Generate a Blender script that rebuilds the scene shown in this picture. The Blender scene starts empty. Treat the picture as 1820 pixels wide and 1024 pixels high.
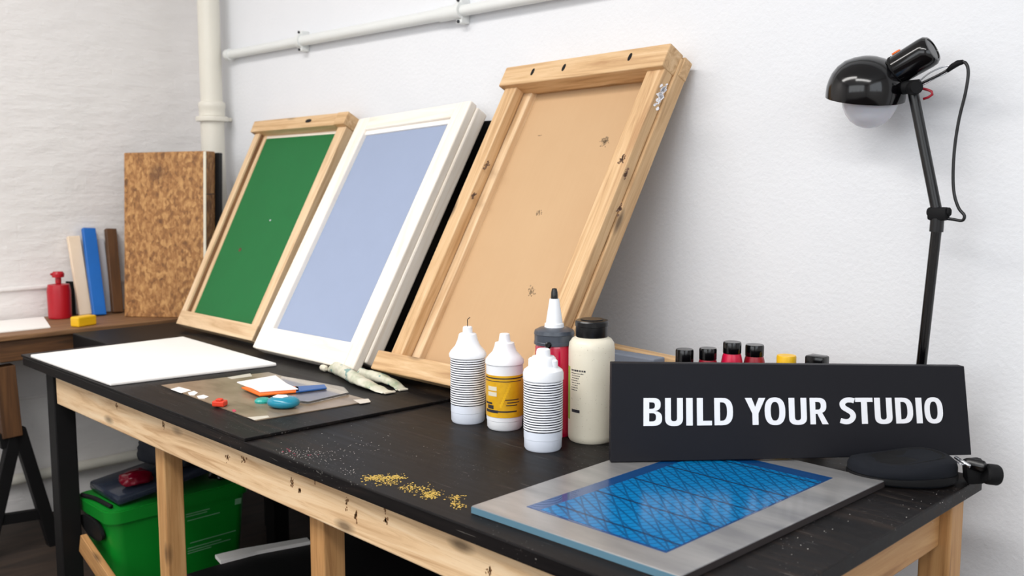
import bpy, bmesh, math, random
from mathutils import Vector, Matrix, noise
R = random.Random(7)
PI = math.pi
SC = bpy.context.scene
COL = SC.collection

# ------------------------------------------------------------------ camera
FPX = 1700.0
YAW, PITCH = math.radians(45.3), math.radians(6.4)
CAM = Vector((3.64, -1.86, 1.22))
FWD = Vector((-math.sin(YAW)*math.cos(PITCH), math.cos(YAW)*math.cos(PITCH), -math.sin(PITCH)))
RGT = Vector((math.cos(YAW), math.sin(YAW), 0))
UPV = RGT.cross(FWD)
cd = bpy.data.cameras.new('camera'); cam = bpy.data.objects.new('camera', cd); COL.objects.link(cam)
cd.sensor_width = 36; cd.lens = 36*FPX/1820
cam.matrix_world = Matrix((
    (RGT.x, UPV.x, -FWD.x, CAM.x), (RGT.y, UPV.y, -FWD.y, CAM.y), (RGT.z, UPV.z, -FWD.z, CAM.z), (0, 0, 0, 1)))
cd.clip_start = 0.05
cd.dof.use_dof = True; cd.dof.focus_distance = 1.85; cd.dof.aperture_fstop = 5.0
SC.camera = cam

def ray(u, v): return FWD + RGT*((u-910)/FPX) - UPV*((v-512)/FPX)
def atz(u, v, z): d = ray(u, v); return CAM + d*((z-CAM.z)/d.z)
def aty(u, v, y): d = ray(u, v); return CAM + d*((y-CAM.y)/d.y)
def atx(u, v, x): d = ray(u, v); return CAM + d*((x-CAM.x)/d.x)

T = 0.72                       # table top height
MAT = T + 0.007                # top of the thin black board on the table's left half

# ------------------------------------------------------------------ materials
def lin(c):
    return tuple(((x/255)/12.92 if x/255 <= .04045 else ((x/255+.055)/1.055)**2.4) for x in c) + (1,)
class N:
    def __init__(s, name):
        s.m = bpy.data.materials.new(name); s.m.use_nodes = True
        s.t = s.m.node_tree; s.b = s.t.nodes['Principled BSDF']
    def n(s, ty, **kw):
        nd = s.t.nodes.new(ty)
        for k, v in kw.items():
            if k in nd.inputs: nd.inputs[k].default_value = v
            else: setattr(nd, k, v)
        return nd
    def l(s, a, b): s.t.links.new(a, b)
    def set(s, **kw):
        for k, v in kw.items():
            k = k.replace('_', ' ')
            s.b.inputs[k].default_value = v
        return s
    def coord(s, scale=(1, 1, 1), attr=True, off=(0, 0, 0)):
        if attr: src = s.n('ShaderNodeAttribute', attribute_name='loc').outputs['Vector']
        else: src = s.n('ShaderNodeTexCoord').outputs['Object']
        mp = s.n('ShaderNodeMapping'); mp.inputs['Scale'].default_value = scale; mp.inputs['Location'].default_value = off
        s.l(src, mp.inputs['Vector']); return mp.outputs['Vector']
    def noise(s, vec, scale=5, detail=4, rough=.55, dist=0):
        nd = s.n('ShaderNodeTexNoise', Scale=scale, Detail=detail, Roughness=rough, Distortion=dist); s.l(vec, nd.inputs['Vector']); return nd.outputs['Fac']
    def ramp(s, fac, stops):
        nd = s.n('ShaderNodeValToRGB'); e = nd.color_ramp.elements
        while len(e) < len(stops): e.new(.5)
        for i, (p, c) in enumerate(stops): e[i].position = p; e[i].color = c if len(c) == 4 else lin(c)
        s.l(fac, nd.inputs['Fac']); return nd.outputs['Color']
    def mix(s, fac, a, b, mode='MIX'):
        nd = s.n('ShaderNodeMix', data_type='RGBA', blend_type=mode)
        if isinstance(fac, (int, float)): nd.inputs[0].default_value = fac
        else: s.l(fac, nd.inputs[0])
        for i, x in ((6, a), (7, b)):
            if isinstance(x, tuple): nd.inputs[i].default_value = x
            else: s.l(x, nd.inputs[i])
        return nd.outputs[2]
    def math(s, op, a, b=0.0, clamp=False):
        nd = s.n('ShaderNodeMath', operation=op, use_clamp=clamp)
        for i, x in ((0, a), (1, b)):
            if isinstance(x, (int, float)): nd.inputs[i].default_value = x
            else: s.l(x, nd.inputs[i])
        return nd.outputs[0]
    def sep(s, vec):
        nd = s.n('ShaderNodeSeparateXYZ'); s.l(vec, nd.inputs[0]); return nd.outputs
    def bump(s, h, strength=.2, dist=.002):
        nd = s.n('ShaderNodeBump', Strength=strength, Distance=dist); s.l(h, nd.inputs['Height']); s.l(nd.outputs['Normal'], s.b.inputs['Normal'])
    def base(s, c): s.l(c, s.b.inputs['Base Color'])

def plain(name, rgb, rough=.5, metal=0, var=.0, bump=0, bscale=200, **kw):
    m = N(name); m.set(Roughness=rough, Metallic=metal, **kw)
    c = lin(rgb); m.b.inputs['Base Color'].default_value = c
    v = m.coord()
    if var:
        f = m.noise(v, 14, 4)
        m.base(m.mix(f, tuple(x*(1-var) for x in c[:3])+(1,), tuple(min(1, x*(1+var)) for x in c[:3])+(1,)))
    if bump: m.bump(m.noise(v, bscale, 3), bump, .001)
    return m.m

def wood(name, light, mid, dark, rough=.55, knots=True, contrast=1.0, grain=1.0):
    m = N(name); m.set(Roughness=rough)
    v = m.coord((1.6, 26*grain, 26*grain))
    g = m.noise(v, 1.6, 6, .6, 1.2)
    fine = m.noise(m.coord((6, 160, 160)), 2.0, 3, .6)
    c = m.ramp(g, [(.5-.22/contrast, dark), (.5, mid), (.5+.2/contrast, light)])
    c = m.mix(m.math('MULTIPLY', fine, .35), c, lin(dark), 'MULTIPLY') if False else m.mix(m.math('MULTIPLY', m.math('GREATER_THAN', fine, .62), .22), c, lin(dark))
    if knots:
        vo = m.n('ShaderNodeTexVoronoi', Scale=1.0, Randomness=1.0); m.l(m.coord((5.5, 15, 15), off=(.3, .2, .1)), vo.inputs['Vector'])
        k = m.ramp(vo.outputs['Distance'], [(.06, (255, 255, 255)), (.2, (0, 0, 0))])
        c = m.mix(m.math('MULTIPLY', k, .75), c, lin(tuple(x*.42 for x in dark)))
    m.base(c); m.bump(fine, .12, .001)
    return m.m

M = {}
M['pine'] = wood('pine_wood', (226, 194, 152), (210, 172, 126), (172, 128, 84))
M['pine_pale'] = wood('pale_pine_wood', (236, 210, 174), (224, 192, 152), (192, 154, 112), knots=False)
M['apron'] = wood('rough_pine_wood', (238, 212, 176), (226, 192, 150), (176, 132, 88), contrast=.9)
M['leg'] = wood('leg_pine_wood', (205, 160, 108), (188, 140, 88), (150, 104, 60))
M['bench'] = wood('brown_bench_wood', (150, 112, 76), (128, 92, 60), (96, 66, 42), rough=.6, knots=False)
M['brown'] = wood('dark_brown_wood', (112, 76, 44), (92, 60, 34), (60, 40, 24), knots=False)
M['white_wood'] = wood('white_washed_wood', (252, 246, 238), (246, 238, 226), (228, 212, 192), rough=.5, knots=False, contrast=.7)
M['floor'] = wood('dark_floor_wood', (62, 48, 38), (50, 38, 30), (32, 25, 20), rough=.7, knots=False, grain=.35)
M['black_frame'] = plain('black_painted_wood', (16, 15, 16), .55, var=.2, Specular_IOR_Level=.25)
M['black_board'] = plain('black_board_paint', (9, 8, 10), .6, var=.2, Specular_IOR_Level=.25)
M['sign'] = plain('black_sign_card', (22, 22, 28), .55, bump=.08, bscale=900, Specular_IOR_Level=.25)
M['letter'] = plain('white_lettering_vinyl', (246, 247, 252), .5)
M['green'] = plain('green_mesh_fabric', (12, 106, 50), .75, var=.08, bump=.15, bscale=700)
M['blue_grey'] = plain('blue_grey_mesh_fabric', (150, 163, 190), .75, var=.03, bump=.15, bscale=800)
M['paper'] = plain('white_canvas_paper', (246, 243, 239), .7, var=.02, bump=.2, bscale=300)
M['white_plastic'] = plain('white_plastic', (240, 242, 246), .32, var=.02)
M['cool_white'] = plain('cool_white_plastic', (226, 233, 246), .35)
M['black_plastic'] = plain('black_plastic', (9, 9, 12), .3)
M['black_gloss'] = plain('black_gloss_enamel', (6, 5, 7), .13)
M['black_matt'] = plain('black_rubber', (13, 13, 15), .7, var=.2, bump=.2, bscale=600, Specular_IOR_Level=.25)
M['pouch'] = plain('black_fabric', (20, 23, 30), .8, var=.25, bump=.5, bscale=500, Specular_IOR_Level=.25)
M['red'] = plain('red_plastic', (172, 5, 28), .35, var=.1)
M['magenta'] = plain('crimson_paint', (205, 14, 62), .3)
M['dark_red'] = plain('deep_red_paint', (150, 8, 34), .35)
M['yellow'] = plain('yellow_plastic', (242, 190, 24), .4, var=.06)
M['blue_paint'] = plain('blue_paint', (20, 104, 190), .5, var=.12)
M['cream_wood'] = plain('cream_wood', (238, 216, 190), .6, var=.05)
M['grey_paint'] = plain('pale_grey_paint', (198, 198, 204), .6, var=.05)
M['pipe'] = plain('cream_pipe_paint', (226, 222, 210), .4, var=.02)
M['pipe_white'] = plain('white_pipe_paint', (228, 230, 228), .4, var=.02)
M['chrome'] = plain('chrome', (210, 212, 216), .15, 1.0)
M['bulb'] = plain('frosted_glass', (214, 214, 222), .25, Subsurface_Weight=.2)
M['dark_fabric'] = plain('dark_navy_fabric', (24, 28, 38), .75, var=.3, bump=.4, bscale=300)
M['bin'] = plain('green_bin_plastic', (12, 130, 38), .35, var=.05)
M['orange'] = plain('orange_card', (240, 112, 22), .5, var=.06)
M['blue_card'] = plain('dark_blue_card', (44, 92, 158), .4, var=.08)
M['teal'] = plain('teal_plastic', (28, 132, 158), .2, var=.12)
M['teal2'] = plain('turquoise_paint', (36, 160, 150), .35)
M['red_chip'] = plain('orange_red_paint', (222, 62, 36), .4, var=.2)
M['ink'] = plain('dark_ink', (40, 38, 46), .6)
M['ink_green'] = plain('green_ink', (150, 178, 70), .6, var=.3)
M['gold'] = plain('gold_flake_paint', (232, 190, 92), .45, var=.35)
M['pink'] = plain('pink_paint', (196, 60, 90), .5)
M['dust'] = plain('white_dust', (190, 186, 180), .8)
M['dark_metal'] = plain('dark_metal', (60, 62, 66), .35, .9)
M['red_gloss'] = plain('dark_red_gloss_wrap', (112, 6, 30), .15, var=.2)
M['plate_edge'] = plain('dark_plate_edge', (52, 46, 46), .5)
M['knot'] = plain('dark_wood_knot', (132, 96, 62), .7, var=.4)
M['faint_print'] = plain('faint_pale_print', (118, 168, 128), .6)
M['scuff'] = plain('brown_scuff', (150, 126, 96), .8)
M['tape'] = plain('clear_tape', (214, 206, 194), .3)
M['grey_block'] = plain('blue_grey_abrasive', (126, 134, 148), .85, var=.15, bump=.5, bscale=900)
M['glass_grey'] = plain('smoky_plastic', (66, 72, 82), .3, var=.2)

def glassy(name, rgb, rough=.08, trans=.9):
    m = N(name); m.set(Roughness=rough, IOR=1.3); m.b.inputs['Transmission Weight'].default_value = trans
    m.b.inputs['Base Color'].default_value = lin(rgb); return m.m
M['clear'] = glassy('clear_plastic', (240, 238, 234), .05, .96)
M['smoke_lid'] = glassy('smoky_clear_plastic', (58, 66, 82), .15, .45)

m = N('white_plaster_wall'); m.set(Roughness=.62)
v = m.coord(attr=False); a = m.noise(v, 90, 4, .6); b = m.noise(v, 5, 4)
m.base(m.mix(b, lin((228, 230, 234)), lin((234, 235, 238))))
m.bump(m.math('ADD', m.math('MULTIPLY', a, .9), m.math('MULTIPLY', b, 1.2)), .45, .003); M['wall_back'] = m.m
m = N('white_painted_brick'); m.set(Roughness=.75)
v = m.coord(attr=False, scale=(1, 1, 1))
sw = m.n('ShaderNodeCombineXYZ'); s3 = m.sep(v); m.l(s3[1], sw.inputs[0]); m.l(s3[2], sw.inputs[1])
br = m.n('ShaderNodeTexBrick', Scale=1.0); m.l(sw.outputs[0], br.inputs['Vector'])
br.inputs['Brick Width'].default_value = .24; br.inputs['Row Height'].default_value = .078
br.inputs['Mortar Size'].default_value = .006; br.inputs['Mortar Smooth'].default_value = 1.0
a = m.noise(m.coord(attr=False, scale=(5, 5, 15)), 1.5, 5); b = m.noise(m.coord(attr=False), 60, 4)
hh = m.math('ADD', m.math('ADD', m.math('MULTIPLY', a, 1.5), m.math('MULTIPLY', b, .25)), m.math('MULTIPLY', br.outputs['Fac'], -.05))
m.base(m.mix(a, lin((226, 222, 220)), lin((236, 233, 231)))); m.bump(hh, .42, .012); M['wall_left'] = m.m
M['wall_plain'] = plain('white_wall_paint', (228, 227, 226), .8)

m = N('black_worktop'); m.set(Roughness=.5, Specular_IOR_Level=.16)
v = m.coord((1.1, 16, 16)); g = m.noise(v, 1.6, 6, .6, 1.5)
c = m.ramp(g, [(.35, (11, 10, 12)), (.55, (23, 20, 20)), (.72, (48, 39, 34))])
sp = m.noise(m.coord((1, 1, 1)), 260, 2, .5); patch = m.noise(m.coord(), 6, 3)
sf = m.math('MULTIPLY', m.math('GREATER_THAN', sp, .70), m.math('GREATER_THAN', patch, .54))
c = m.mix(m.math('MULTIPLY', sf, .5), c, lin((150, 146, 142)))
sc = m.noise(m.coord((3, 60, 60)), 3.0, 2, .4, 2.0)
c = m.mix(m.math('MULTIPLY', m.math('GREATER_THAN', sc, .73), .3), c, lin((130, 124, 118)))
m.base(c); m.l(m.ramp(g, [(.3, (175, 175, 175)), (.7, (195, 195, 195))]), m.b.inputs['Roughness'])
m.bump(g, .1, .001); M['worktop'] = m.m

m = N('cardboard_backing'); m.set(Roughness=.75)
v = m.coord(); n1 = m.noise(m.coord((2, 90, 1)), 2, 3); n2 = m.noise(v, 5, 4)
c = m.mix(n2, lin((196, 160, 120)), lin((206, 172, 132))); c = m.mix(m.math('MULTIPLY', n1, .15), c, lin((180, 140, 96)))
vo = m.n('ShaderNodeTexVoronoi', Scale=3.2); m.l(m.coord(off=(.13, .07, 0)), vo.inputs['Vector'])
k = m.math('MULTIPLY', m.ramp(vo.outputs['Distance'], [(.05, (255, 255, 255)), (.085, (0, 0, 0))]), m.math('GREATER_THAN', m.noise(v, 140, 3), .48))
m.base(c); M['cardboard'] = m.m

m = N('chipboard'); m.set(Roughness=.6)
vo = m.n('ShaderNodeTexVoronoi', Scale=1.0); m.l(m.coord((110, 110, 62)), vo.inputs['Vector'])
s3 = m.n('ShaderNodeSeparateColor'); m.l(vo.outputs['Color'], s3.inputs[0])
g = m.math('ADD', m.math('MULTIPLY', s3.outputs[0], .22), m.math('MULTIPLY', m.noise(m.coord((1.3, 1.3, .8)), 42, 6, .7, .6), .78))
c = m.ramp(g, [(.3, (104, 66, 30)), (.48, (158, 108, 58)), (.66, (200, 152, 94))])
v2 = m.n('ShaderNodeTexVoronoi', Scale=3.4); m.l(m.coord(off=(.4, .1, 0)), v2.inputs['Vector'])
c = m.mix(m.math('MULTIPLY', m.ramp(v2.outputs['Distance'], [(.08, (255, 255, 255)), (.14, (0, 0, 0))]), .55), c, lin((84, 50, 22)))
m.base(c); m.bump(g, .2, .002); M['chip'] = m.m

m = N('striped_bottle_sleeve'); m.set(Roughness=.38)
z = m.sep(m.coord())[2]
fr = m.math('FRACT', m.math('MULTIPLY', z, 1/.0048)); brk = m.noise(m.coord((1, 1, 60)), 60, 2)
st = m.math('MULTIPLY', m.math('LESS_THAN', fr, .42), m.math('LESS_THAN', brk, .66))
m.base(m.mix(st, lin((238, 241, 247)), lin((24, 28, 42)))); M['stripes'] = m.m

m = N('yellow_bottle_label'); m.set(Roughness=.35)
m.base(m.ramp(m.noise(m.coord(), 22, 4), [(.3, (206, 150, 14)), (.7, (240, 190, 36))])); M['ylabel'] = m.m

m = N('cream_speckled_plastic'); m.set(Roughness=.4)
v = m.coord(); c = m.mix(m.noise(v, 12, 4), lin((216, 208, 188)), lin((232, 226, 208)))
c = m.mix(m.math('MULTIPLY', m.math('GREATER_THAN', m.noise(v, 240, 2), .70), .5), c, lin((150, 138, 112))); m.base(c); M['cream'] = m.m

m = N('red_ink_clear_bottle'); m.set(Roughness=.12, Coat_Weight=.6); m.b.inputs['Base Color'].default_value = lin((192, 10, 58)); M['red_fluid'] = m.m

m = N('silver_sheet'); m.set(Roughness=.34, Metallic=.5, Coat_Weight=.2, Coat_Roughness=.15)
m.base(m.ramp(m.noise(m.coord((2, 9, 2)), 2.2, 4), [(.3, (142, 142, 144)), (.7, (184, 182, 180))])); M['silver'] = m.m

# blue mesh: roof-lattice reflection painted as coarse and fine lines over saturated blue
m = N('blue_mesh_reflection'); m.set(Roughness=.2, Specular_IOR_Level=.35)
s3 = m.sep(m.coord()); x, y = s3[0], s3[1]
def lines(e, period, wd): return m.math('LESS_THAN', m.math('ABSOLUTE', m.math('SUBTRACT', m.math('FRACT', m.math('MULTIPLY', e, 1/period)), .5)), wd)
d1 = m.math('ADD', m.math('MULTIPLY', x, .55), y); d2 = m.math('SUBTRACT', m.math('MULTIPLY', x, 1.7), y)
fine = m.math('MAXIMUM', lines(d1, .019, .11), lines(d2, .026, .09)); fine = m.math('MAXIMUM', fine, lines(m.math('ADD', d1, m.math('MULTIPLY', x, .4)), .034, .06))
c = m.mix(m.noise(m.coord(), 9, 4), lin((0, 98, 158)), lin((6, 128, 188)))
c = m.mix(m.math('MULTIPLY', fine, .65), c, lin((4, 52, 92)))
c = m.mix(m.math('MULTIPLY', lines(m.math('ADD', y, .028), .094, .03), .85), c, lin((6, 48, 84)))
m.base(c); M['blue_mesh'] = m.m
M['blue_edge'] = plain('deep_blue_emulsion', (8, 66, 122), .2, var=.1, Coat_Weight=.6)
M['sheet_edge'] = plain('blue_grey_sheet_edge', (92, 128, 146), .35)

m = N('kraft_acetate'); m.set(Roughness=.3)
m.base(m.ramp(m.noise(m.coord((3, 7, 3)), 3, 5), [(.3, (112, 96, 78)), (.5, (140, 122, 102)), (.75, (160, 142, 122))])); M['acetate'] = m.m
m = N('mottled_paint_tube'); m.set(Roughness=.45)
c = m.ramp(m.noise(m.coord(), 26, 3), [(.3, (160, 170, 140)), (.48, (206, 204, 184)), (.7, (226, 222, 206))])
c = m.mix(m.math('MULTIPLY', m.math('GREATER_THAN', m.noise(m.coord(off=(3, 1, 2)), 30, 2), .62), .8), c, lin((84, 140, 140))); m.base(c); M['tube'] = m.m

# ------------------------------------------------------------------ building helpers
def thing(name, label, cat, loc, group=None, rotz=0):
    o = bpy.data.objects.new(name, None); COL.objects.link(o); o.empty_display_size = .05
    o.location = loc; o.rotation_euler = (0, 0, rotz); o['label'] = label; o['category'] = cat
    if group: o['group'] = group
    return o
def tag(o, label, cat, group=None, kind=None):
    o['label'] = label; o['category'] = cat
    if group: o['group'] = group
    if kind: o['kind'] = kind
    return o
def origin(p):
    q = Vector((0, 0, 0))
    while p is not None: q = q + p.location; p = p.parent
    return q
def mk(name, bm, mat, parent=None, fn=None, world=False, perm=None, smooth=False, at=None, label=None):
    """ONE mesh object. The verts as given become the attribute 'loc' (x = length for wood); fn maps them to their place;
    world=True: the mapped points are world coordinates, made relative to the parent (or to AT)."""
    bmesh.ops.recalc_face_normals(bm, faces=bm.faces[:])
    me = bpy.data.meshes.new(name); bm.to_mesh(me); bm.free()
    at_ = me.attributes.new('loc', 'FLOAT_VECTOR', 'POINT')
    off = Vector((R.uniform(0, 9), R.uniform(0, 9), R.uniform(0, 9))) if perm is not None else Vector((0, 0, 0))
    base = origin(parent) if parent is not None else (Vector(at) if at is not None else Vector((0, 0, 0)))
    for i, vt in enumerate(me.vertices):
        c = vt.co.copy()
        l = Vector((c[perm[0]], c[perm[1]], c[perm[2]])) + off if perm is not None else c
        at_.data[i].vector = l
        p = Vector(fn(c)) if fn else c
        if world: p = p - base
        vt.co = p
    me.update()
    if smooth is True:
        for p in me.polygons: p.use_smooth = True
    elif smooth:
        for p in me.polygons: p.use_smooth = True
        me.set_sharp_from_angle(angle=math.radians(smooth))
    me.materials.append(mat if not isinstance(mat, str) else M[mat])
    o = bpy.data.objects.new(name, me); COL.objects.link(o)
    if parent is not None: o.parent = parent
    elif at is not None and world: o.location = at
    if label: o['label'] = label
    return o
def box(x0, x1, y0, y1, z0, z1, bev=0, bm=None, seg=2):
    own = bm is None; b2 = bmesh.new()
    r = bmesh.ops.create_cube(b2, size=1)
    for v_ in b2.verts: v_.co = Vector(((x0+x1)/2+v_.co.x*(x1-x0), (y0+y1)/2+v_.co.y*(y1-y0), (z0+z1)/2+v_.co.z*(z1-z0)))
    if bev: bmesh.ops.bevel(b2, geom=b2.edges[:], offset=bev, segments=seg, affect='EDGES', profile=.5)
    if own: return b2
    me = bpy.data.meshes.new('tmp'); b2.to_mesh(me); b2.free(); bm.from_mesh(me); bpy.data.meshes.remove(me); return bm
def join(bm, other):
    me = bpy.data.meshes.new('tmp'); other.to_mesh(me); other.free(); bm.from_mesh(me); bpy.data.meshes.remove(me); return bm
def lathe(prof, seg=40, bm=None):
    bm = bm or bmesh.new(); rings = []
    for r, z in prof:
        if r < 1e-6: rings.append([bm.verts.new((0, 0, z))])
        else: rings.append([bm.verts.new((r*math.cos(2*PI*i/seg), r*math.sin(2*PI*i/seg), z)) for i in range(seg)])
    for a, b in zip(rings, rings[1:]):
        for i in range(seg):
            j = (i+1) % seg
            if len(a) == 1 and len(b) == 1: break
            if len(a) == 1: bm.faces.new((a[0], b[i], b[j]))
            elif len(b) == 1: bm.faces.new((a[i], a[j], b[0]))
            else: bm.faces.new((a[i], a[j], b[j], b[i]))
    for rg in (rings[0], rings[-1]):
        if len(rg) > 2: bm.faces.new(rg)
    return bm
def spline(pts, n=8):
    pts = [Vector(p) for p in pts]; out = []
    for i in range(len(pts)-1):
        p0, p1, p2, p3 = pts[max(i-1, 0)], pts[i], pts[i+1], pts[min(i+2, len(pts)-1)]
        for k in range(n):
            t = k/n
            out.append(.5*((2*p1)+(p2-p0)*t+(2*p0-5*p1+4*p2-p3)*t*t+(3*p1-p0-3*p2+p3)*t**3))
    out.append(pts[-1]); return out
def tube(pts, rad, seg=12, bm=None):
    bm = bm or bmesh.new(); pts = [Vector(p) for p in pts]; rings = []
    up = None
    for i, p in enumerate(pts):
        d = (pts[min(i+1, len(pts)-1)]-pts[max(i-1, 0)]).normalized()
        if up is None: up = d.orthogonal().normalized()
        up = (up - d*up.dot(d)).normalized(); sd = d.cross(up)
        r = rad[i] if isinstance(rad, (list, tuple)) else rad
        rings.append([bm.verts.new(p+up*(r*math.cos(2*PI*k/seg))+sd*(r*math.sin(2*PI*k/seg))) for k in range(seg)])
    for a, b in zip(rings, rings[1:]):
        for k in range(seg): bm.faces.new((a[k], a[(k+1) % seg], b[(k+1) % seg], b[k]))
    bm.faces.new(rings[0]); bm.faces.new(rings[-1]); return bm
def axis_lathe(prof, a, d, seg=32):
    """lathe profile (r, s) along direction d from point a -> fn for mk"""
    d = Vector(d).normalized(); q = Vector((0, 0, 1)).rotation_difference(d)
    return lathe(prof, seg), (lambda c: Vector(a)+q @ c)
def patch(r, a0, a1, z0, z1, th=.0006, n=10):
    bm = bmesh.new(); o_, i_ = [], []
    for k in range(n+1):
        a = math.radians(a0+(a1-a0)*k/n); ca, sa = math.cos(a), math.sin(a)
        o_.append((bm.verts.new(((r+th)*ca, (r+th)*sa, z0)), bm.verts.new(((r+th)*ca, (r+th)*sa, z1))))
        i_.append((bm.verts.new((r*ca, r*sa, z0)), bm.verts.new((r*ca, r*sa, z1))))
    for k in range(n):
        bm.faces.new((o_[k][0], o_[k+1][0], o_[k+1][1], o_[k][1])); bm.faces.new((i_[k][0], i_[k][1], i_[k+1][1], i_[k+1][0]))
        bm.faces.new((o_[k][1], o_[k+1][1], i_[k+1][1], i_[k][1])); bm.faces.new((o_[k][0], i_[k][0], i_[k+1][0], o_[k+1][0]))
    for k in (0, n): bm.faces.new((o_[k][0], o_[k][1], i_[k][1], i_[k][0]))
    return bm
def poly(pts, z0, z1, bm=None):
    bm = bm or bmesh.new()
    lo = [bm.verts.new((p[0], p[1], z0)) for p in pts]; hi = [bm.verts.new((p[0], p[1], z1)) for p in pts]
    bm.faces.new(lo[::-1]); bm.faces.new(hi)
    for i in range(len(pts)): j = (i+1) % len(pts); bm.faces.new((lo[i], lo[j], hi[j], hi[i]))
    return bm
def slab(pts_xy, z0, z1, bev=0):
    bm = poly(pts_xy, z0, z1)
    if bev: bmesh.ops.bevel(bm, geom=bm.edges[:], offset=bev, segments=2, affect='EDGES', profile=.5)
    return bm
def beam(p0, p1, w, h, bev=.002, roll=None):
    """box along p0->p1 with its section w (side) x h (up); returns bm, fn"""
    p0, p1 = Vector(p0), Vector(p1); d = (p1-p0); L = d.length; d.normalize()
    up = Vector(roll) if roll else Vector((0, 0, 1))
    if abs(d.dot(up)) > .98: up = Vector((0, 1, 0))
    sd = d.cross(up).normalized(); up = sd.cross(d)
    return box(0, L, -w/2, w/2, -h/2, h/2, bev), (lambda c: p0+d*c.x+sd*c.y+up*c.z)
def struct(name, bm, mat, **kw):
    o = mk(name, bm, mat, **kw); o['kind'] = 'structure'; return o

# ------------------------------------------------------------------ the room
RX, RY, RZ = 5.4, -4.8, 2.9
struct('floor', box(-.2, RX+.2, RY-.2, .2, -.1, 0), 'floor', perm=(1, 0, 2))
struct('ceiling', box(-.2, RX+.2, RY-.2, .2, RZ, RZ+.1), 'wall_plain')
struct('wall_left', box(-.15, 0, RY-.15, .15, 0, RZ), 'wall_left')
struct('wall_back', box(0, RX, 0, .15, 0, RZ), 'wall_back')
VY0, VY1, VZ0, VZ1 = -3.6, -1.0, 1.25, 2.6
bm = box(RX, RX+.15, RY-.15, VY0, 0, RZ); box(RX, RX+.15, VY1, .15, 0, RZ, bm=bm); box(RX, RX+.15, VY0, VY1, 0, VZ0, bm=bm); box(RX, RX+.15, VY0, VY1, VZ1, RZ, bm=bm)
struct('wall_right', bm, 'wall_plain')
bm = box(RX+.04, RX+.1, VY0, VY1, VZ0, VZ0+.06); box(RX+.04, RX+.1, VY0, VY1, VZ1-.06, VZ1, bm=bm)
for k in range(4):
    y = VY0+.03+(VY1-VY0-.06)*k/3; box(RX+.04, RX+.1, y-.03, y+.03, VZ0, VZ1, bm=bm)
struct('fill_window', bm, 'white_plastic')  # unseen window added in the right wall to carry the fill light
WX0, WX1, WZ0, WZ1 = .8, 4.6, 1.25, 2.75
bm = box(0, WX0, RY-.15, RY, 0, RZ); box(WX1, RX, RY-.15, RY, 0, RZ, bm=bm); box(WX0, WX1, RY-.15, RY, 0, WZ0, bm=bm); box(WX0, WX1, RY-.15, RY, WZ1, RZ, bm=bm)
struct('wall_front', bm, 'wall_plain')
bm = box(WX0, WX1, RY-.1, RY-.04, WZ0, WZ0+.06); box(WX0, WX1, RY-.1, RY-.04, WZ1-.06, WZ1, bm=bm)
for k in range(5):
    x = WX0+.03+(WX1-WX0-.06)*k/4; box(x-.03, x+.03, RY-.1, RY-.04, WZ0, WZ1, bm=bm)
struct('window_1', bm, 'white_plastic')
struct('trim_1', box(0, .012, -2.4, -.16, .832, .846, .004), 'wall_left')
struct('trim_2', box(0, .010, -2.4, -.02, .436, .448, .004), 'wall_left')

# pipes
pc = aty(377, 205, -.075)
PX, PY = pc.x, -.075
t = thing('drainpipe', 'cream vertical drainpipe with a collar in the room corner', 'pipe', (PX, PY, 0))
mk('pipe', lathe([(.044, 0), (.044, 1.50)], 32), 'pipe', t, smooth=40)
mk('pipe', lathe([(.041, 1.46), (.041, RZ)], 32), 'pipe', t, smooth=40)
cz = aty(380, 212, PY).z
mk('collar', lathe([(.044, cz-.008), (.059, cz-.008), (.061, cz), (.059, cz+.010), (.044, cz+.010)], 32), 'pipe', t, smooth=40)
mk('socket', lathe([(.043, cz+.010), (.048, cz+.012), (.048, cz+.040), (.050, cz+.044), (.050, cz+.060), (.047, cz+.064), (.041, cz+.066)], 32), 'pipe', t, smooth=40)
bm = box(-.02, .02, 0, .073, cz-.006, cz+.008, .003); mk('wall_bracket', bm, 'pipe', t)

CZ = 1.693
a = aty(397, 103, -.026)
a.x += .046
t = thing('conduit', 'thin white conduit pipe running along the back wall near the ceiling', 'pipe', (a.x, -.026, CZ))
bpx, cpx = aty(535, 75, -.026).x, aty(818, 22, -.026).x
mk('pipe', tube([(0, 0, 0), (bpx-a.x, 0, 0)], .0165, 20), 'pipe_white', t, smooth=40)
mk('pipe', tube([(bpx-a.x, 0, 0), (cpx-a.x, 0, 0)], .0175, 20), 'pipe_white', t, smooth=40)
mk('pipe', tube([(cpx-a.x, 0, 0), (2.9, 0, 0)], .0155, 20), 'pipe_white', t, smooth=40)
mk('end_cap', tube([(-.012, 0, 0), (.012, 0, 0)], .021, 20), 'pipe_white', t, smooth=40)
for x in (bpx-a.x, cpx-a.x):
    k = mk('clip', tube([(x-.011, 0, 0), (x+.011, 0, 0)], .0235, 24), 'pipe_white', t, smooth=40)
    mk('clip_foot', box(x-.012, x+.012, -.006, .026, -.034, .034, .003), 'pipe_white', k)
    for s in (-1, 1): mk('screw', lathe([(.0045, 0), (.0045, .004), (0, .005)], 10), 'dark_metal', k, fn=lambda c, x=x, s=s: Vector((x, -.006-c.z, s*.029)) + Vector((c.x, 0, c.y)))
x = cpx-a.x-.05
mk('coupling', tube([(x-.035, 0, 0), (x+.04, 0, 0)], .0205, 20), 'pipe_white', t, smooth=40)
o = mk('heating_pipe', tube([(.03, -3.2, .158), (.03, -.05, .158)], .02, 16), 'pipe', smooth=40)
tag(o, 'low cream pipe running along the left wall close to the floor', 'pipe')

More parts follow.
